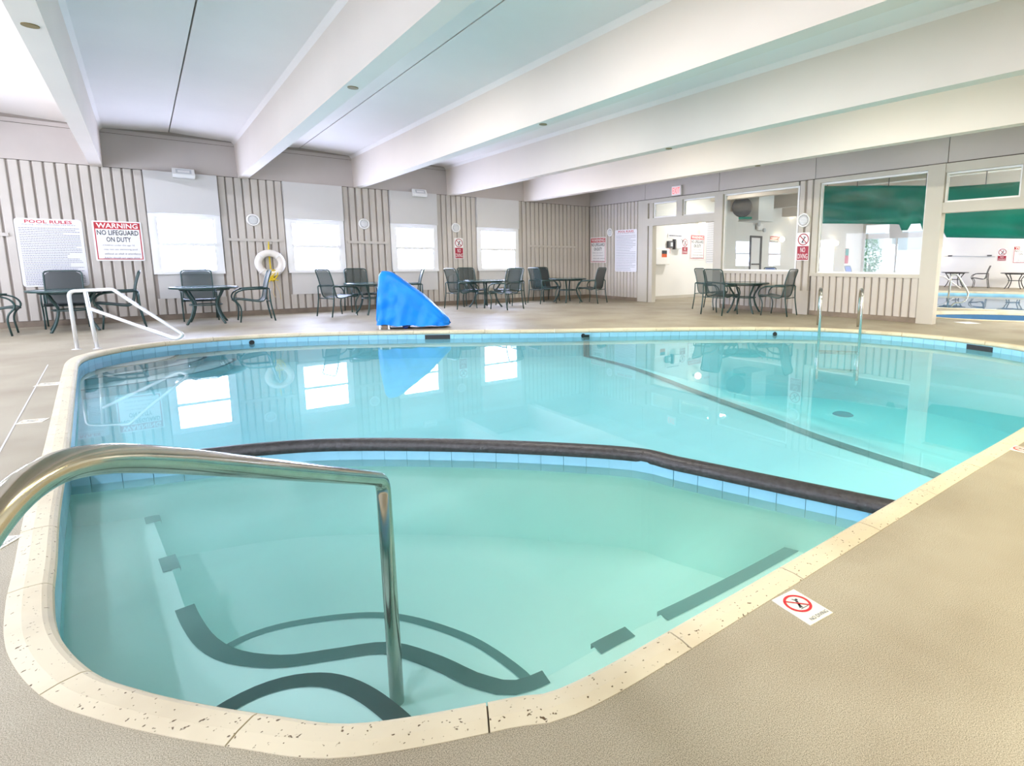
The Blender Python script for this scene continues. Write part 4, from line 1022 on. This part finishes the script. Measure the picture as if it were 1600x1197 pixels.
tarp('green_tarpaulin',-6.45,-8.86,2.0,lambda y: 2.93+0.107*(y+6.48),lambda y: 2.04+0.065*(y+6.5) if y > -8.2 else (1.79 if y < -8.3 and y > -8.45 else (1.92 if y > -8.7 else 1.75)),'green tarpaulin hanging behind the largest interior window')
tarp('green_tarpaulin',-8.95,-11.6,1.7,lambda y: 2.59+0.015*(y+9.24),lambda y: 1.72 if y > -9.27 else 1.60+0.055*(y+9.3),'green tarpaulin hanging lower, across the opening to the second pool')

# ---- things on the white partition and beyond
def at_entry(px, py): p = wae(px,py); return p.x, p.z
xd, zd = at_entry(1030,401); t = empty('wall_dispenser', (xd,YE,zd), ROT['A'], 'white wall box with orange picture through the doorway', 'dispenser')
MB().box(-0.30,0.30,-0.24,0.24,0,0.16).build('body','white',t,bevel=0.02); rect(t,'picture','orange',-0.06,0.16,-0.02,0.08,0.163); rect(t,'picture_top','ink',-0.06,0.16,0.08,0.18,0.163)
xd, zd = at_entry(1045.5,382); t = empty('wall_box', (xd,YE,zd), ROT['A'], 'small dark grey wall box beside the white notice', 'box'); MB().box(-0.10,0.10,-0.10,0.10,0,0.08).build('body','grey_dark',t); rect(t,'window','grey_plastic',-0.02,0.08,-0.06,0.06,0.082)
xd, zd = at_entry(1056.5,382); t = empty('hand_dryer', (xd,YE,zd), ROT['A'], 'white wall phone unit with dark hook edge', 'phone'); MB().box(-0.13,0.13,-0.14,0.14,0,0.14).build('body','white',t,bevel=0.03); MB().box(-0.16,-0.10,-0.15,0.15,0,0.10).build('side','grey_dark',t); MB().tube([(0.13,0.14,0.08),(0.22,0.12,0.08),(0.16,0.0,0.06)],0.015).build('hook','grey_dark',t)
xd, zd = at_entry(1044,392); t = empty('red_sticker', (xd,YE,zd), ROT['A'], 'little red square sign on the white partition', 'sign'); plate(t,0.17,0.16,'exit_red' if False else 'red',rad=0.02); ring_flat(t,0,0,0.02,0.04,0.008,'sign_white','mark')
xd, zd = at_entry(1055,368.5); t = empty('paper_notice', (xd,YE,zd), ROT['A'], 'narrow white paper strip above the wall phone', 'sign'); plate(t,0.66,0.13,'sign_white',rad=0.005); lines_block(t,-0.28,0.28,0.04,-0.04,1,0.04,0.008,seed=9)
def globe(pos, lab, rz=0):
    t = empty('globe_lamp', pos, (0,0,R(rz)), lab, 'lamp', 'warm globe wall lamps')
    MB().lathe([(0.001,-0.11),(0.07,-0.085),(0.105,-0.02),(0.095,0.05),(0.05,0.10),(0.001,0.11)],20).build('globe','lamp_glow',t,True)
    MB().box(-0.05,0.05,0.06,0.20,-0.04,0.04).build('bracket','white',t)
p = wae(1096,349,-2.09); globe((p.x,-2.12,p.z), 'glowing globe lamp on the white partition, seen in the doorway')
for px, py, l in ((1222,374,'glowing globe lamp beside the washed out warning sign'),(1307,380,'glowing globe lamp at the left in the largest window'),(1245,332,'glowing globe lamp high in the fan window')):
    p = wa(px,py,-0.22); globe((p.x,-0.22,p.z), l)
for px, py, l in ((1466,398,'glowing globe lamp on the end wall by the opening post'),(1599,388,'glowing globe lamp at the right edge of the photo')):
    p = wb(px,py,X_B-0.22); globe((X_B-0.22,p.y,p.z), l, -90)
# wall fan
t = empty('wall_fan', (5.15,-1.9,2.96), (0,0,R(-52)), 'dark cage fan hanging near the ceiling in the white room', 'fan')
b = MB()
for k in range(6): b.tube([((0.06+0.05*k)*math.cos(2*math.pi*i/28),-0.10,(0.06+0.05*k)*math.sin(2*math.pi*i/28)) for i in range(28)],0.006,5,True)
for k in range(12): b.tube([(0.05*math.cos(2*math.pi*k/12),-0.10,0.05*math.sin(2*math.pi*k/12)),(0.31*math.cos(2*math.pi*k/12),-0.10,0.31*math.sin(2*math.pi*k/12))],0.004,4)
b.build('cage','black',t); MB().lathe([(0.0,0.0),(0.32,0.0),(0.34,0.05),(0.32,0.14),(0.0,0.14)],28).build('drum','grey_dark',t).rotation_euler = (R(90),0,0)
for k in range(4):
    a = R(90*k+20); o = MB().add([(0.05,-0.03,-0.03),(0.27,-0.05,-0.09),(0.29,-0.01,0.07),(0.06,0.0,0.04)],[(0,1,2,3)]).build('blade','black',t); o.rotation_euler = (0,a,0); o.location = (0,-0.02,0)
MB().box(-0.03,0.03,0.0,0.06,0.30,0.66).build('bracket','grey_dark',t)
MB().box(-0.1,0.34,-0.1,0.0,-0.40,-0.33).build('base_strip','tarp',t)
t = empty('duct_box', (6.0,-1.9,2.55), (0,0,0), 'white boxed duct hanging beside the fan', 'duct'); MB().box(-0.45,0.45,-0.4,0.4,0.0,1.07).build('casing','whitewall',t); MB().box(-0.47,0.47,-0.42,0.42,-0.03,0.0).build('lip','white',t)
# back door with push bar
xa = wa(1172,380,-0.02); xb = wa(1190,380,-0.02)
t = empty('door_1', ((xa.x+xb.x)/2,0,0)); tag(t,'bright back door with push bar beyond the fan window',kind='structure'); hw = (xb.x-xa.x)/2
box('door_frame','grey_dark',-hw,-hw+0.06,-0.05,0,0,2.1,t); box('door_frame','grey_dark',hw-0.12,hw,-0.05,0,0,2.1,t); box('door_frame','grey_dark',-hw,hw,-0.05,0,2.1,2.18,t)
box('door_leaf','sign_white',-hw+0.06,hw-0.12,-0.03,0,0,2.1,t); box('push_bar','grey_dark',-hw+0.1,hw-0.16,-0.09,-0.05,1.0,1.05,t)
# emergency twin lamp above door and bright side window
p = wa(1186,355,-0.05); t = empty('twin_lamp',(p.x,-0.03,p.z),ROT['A'],'white twin spotlight unit above the back door','light'); MB().box(-0.18,0.18,-0.13,0.13,0,0.1).build('housing','white',t,bevel=0.02)
for s in (-1,1): MB().lathe([(0.0,0.0),(0.07,0.0),(0.085,0.07),(0.0,0.08)],16,(s*0.2,-0.12 if s > 0 else 0.1,0.1)).build('spot','grey_plastic',t)
wn = empty('window_31',(wa(1290,400).x,-0.01,0)); tag(wn,'tall bright side window of the second room',kind='structure')
for (x0,x1,z0,z1) in ((-0.7,-0.62,0.3,2.2),(0.62,0.7,0.3,2.2),(-0.62,0.62,2.12,2.2),(-0.62,0.62,0.3,0.38)): box('frame_bar','white',x0,x1,-0.05,0.0,z0,z1,wn)
box('pane','pane_far',-0.62,0.62,-0.02,-0.01,0.38,2.12,wn)
# wall rail on far wall of second room
p0 = wb(1468,400,X_B-0.05); p1 = wb(1555,401,X_B-0.05); t = empty('wall_rail',(X_B-0.05,p0.y,p0.z),label='thin grey rail along the end wall of the second room',cat='rail')
MB().tube([(0,0,0),(0,p1.y-p0.y,p1.z-p0.z)],0.02,6).build('bar','grey_plastic',t)
for q in (0.2,0.9): MB().box(-0.03,0.05,(p1.y-p0.y)*q-0.08,(p1.y-p0.y)*q+0.08,-0.03,0.03).build('clamp','grey_dark',t)
# handrails of the second pool
A = gp(1480,481); t = empty('chrome_handrail',(A.x,A.y,0),label='curled chrome handrail at the near edge of the second pool',cat='handrail')
dv = Vector((0.50,-0.87,0)); nv = Vector((0.87,0.5,0))
def q_(s, z, k=0.0): v = dv*s+nv*k; return (v.x, v.y, z)
MB().tube(bez([q_(0,0),q_(0.02,0.80),q_(0.14,0.82),q_(0.42,0.36),q_(0.36,0.14),q_(0.12,0.12),q_(0.08,0.0)],0.10,6),0.022,10).build('tube','steel_far',t,True)
A = gp(1463,450); t = empty('white_handrail',(A.x,A.y,0),label='white handrail at the far side of the second pool',cat='handrail')
MB().tube(bez([q_(-0.35,0),q_(-0.35,0.5),q_(0.25,0.5),q_(0.95,-0.05)],0.08,5),0.03,8).tube([q_(0.0,0),q_(0.0,0.5)],0.03,8).build('tube','white_tube',t,True)

# ---- pieces of a part hang under that part
SUB = {'louvre': 'grille', 'band': 'ring', 'tube': 'lens', 'slash': 'ring', 'picture': 'body', 'picture_top': 'body', 'window': 'body', 'spot': 'housing',
       'rope_tail': 'rope_coil', 'blade': 'drum_', 'title': 'banner', 'seat_rail': 'back_frame', 'wheel': 'chassis'}
for o in list(bpy.data.objects):
    base = o.name.split('.')[0]
    if o.parent is None or base not in SUB: continue
    sib = [c for c in o.parent.children if c.name.split('.')[0] == SUB[base] and c != o]
    if sib: o.parent = sib[0]
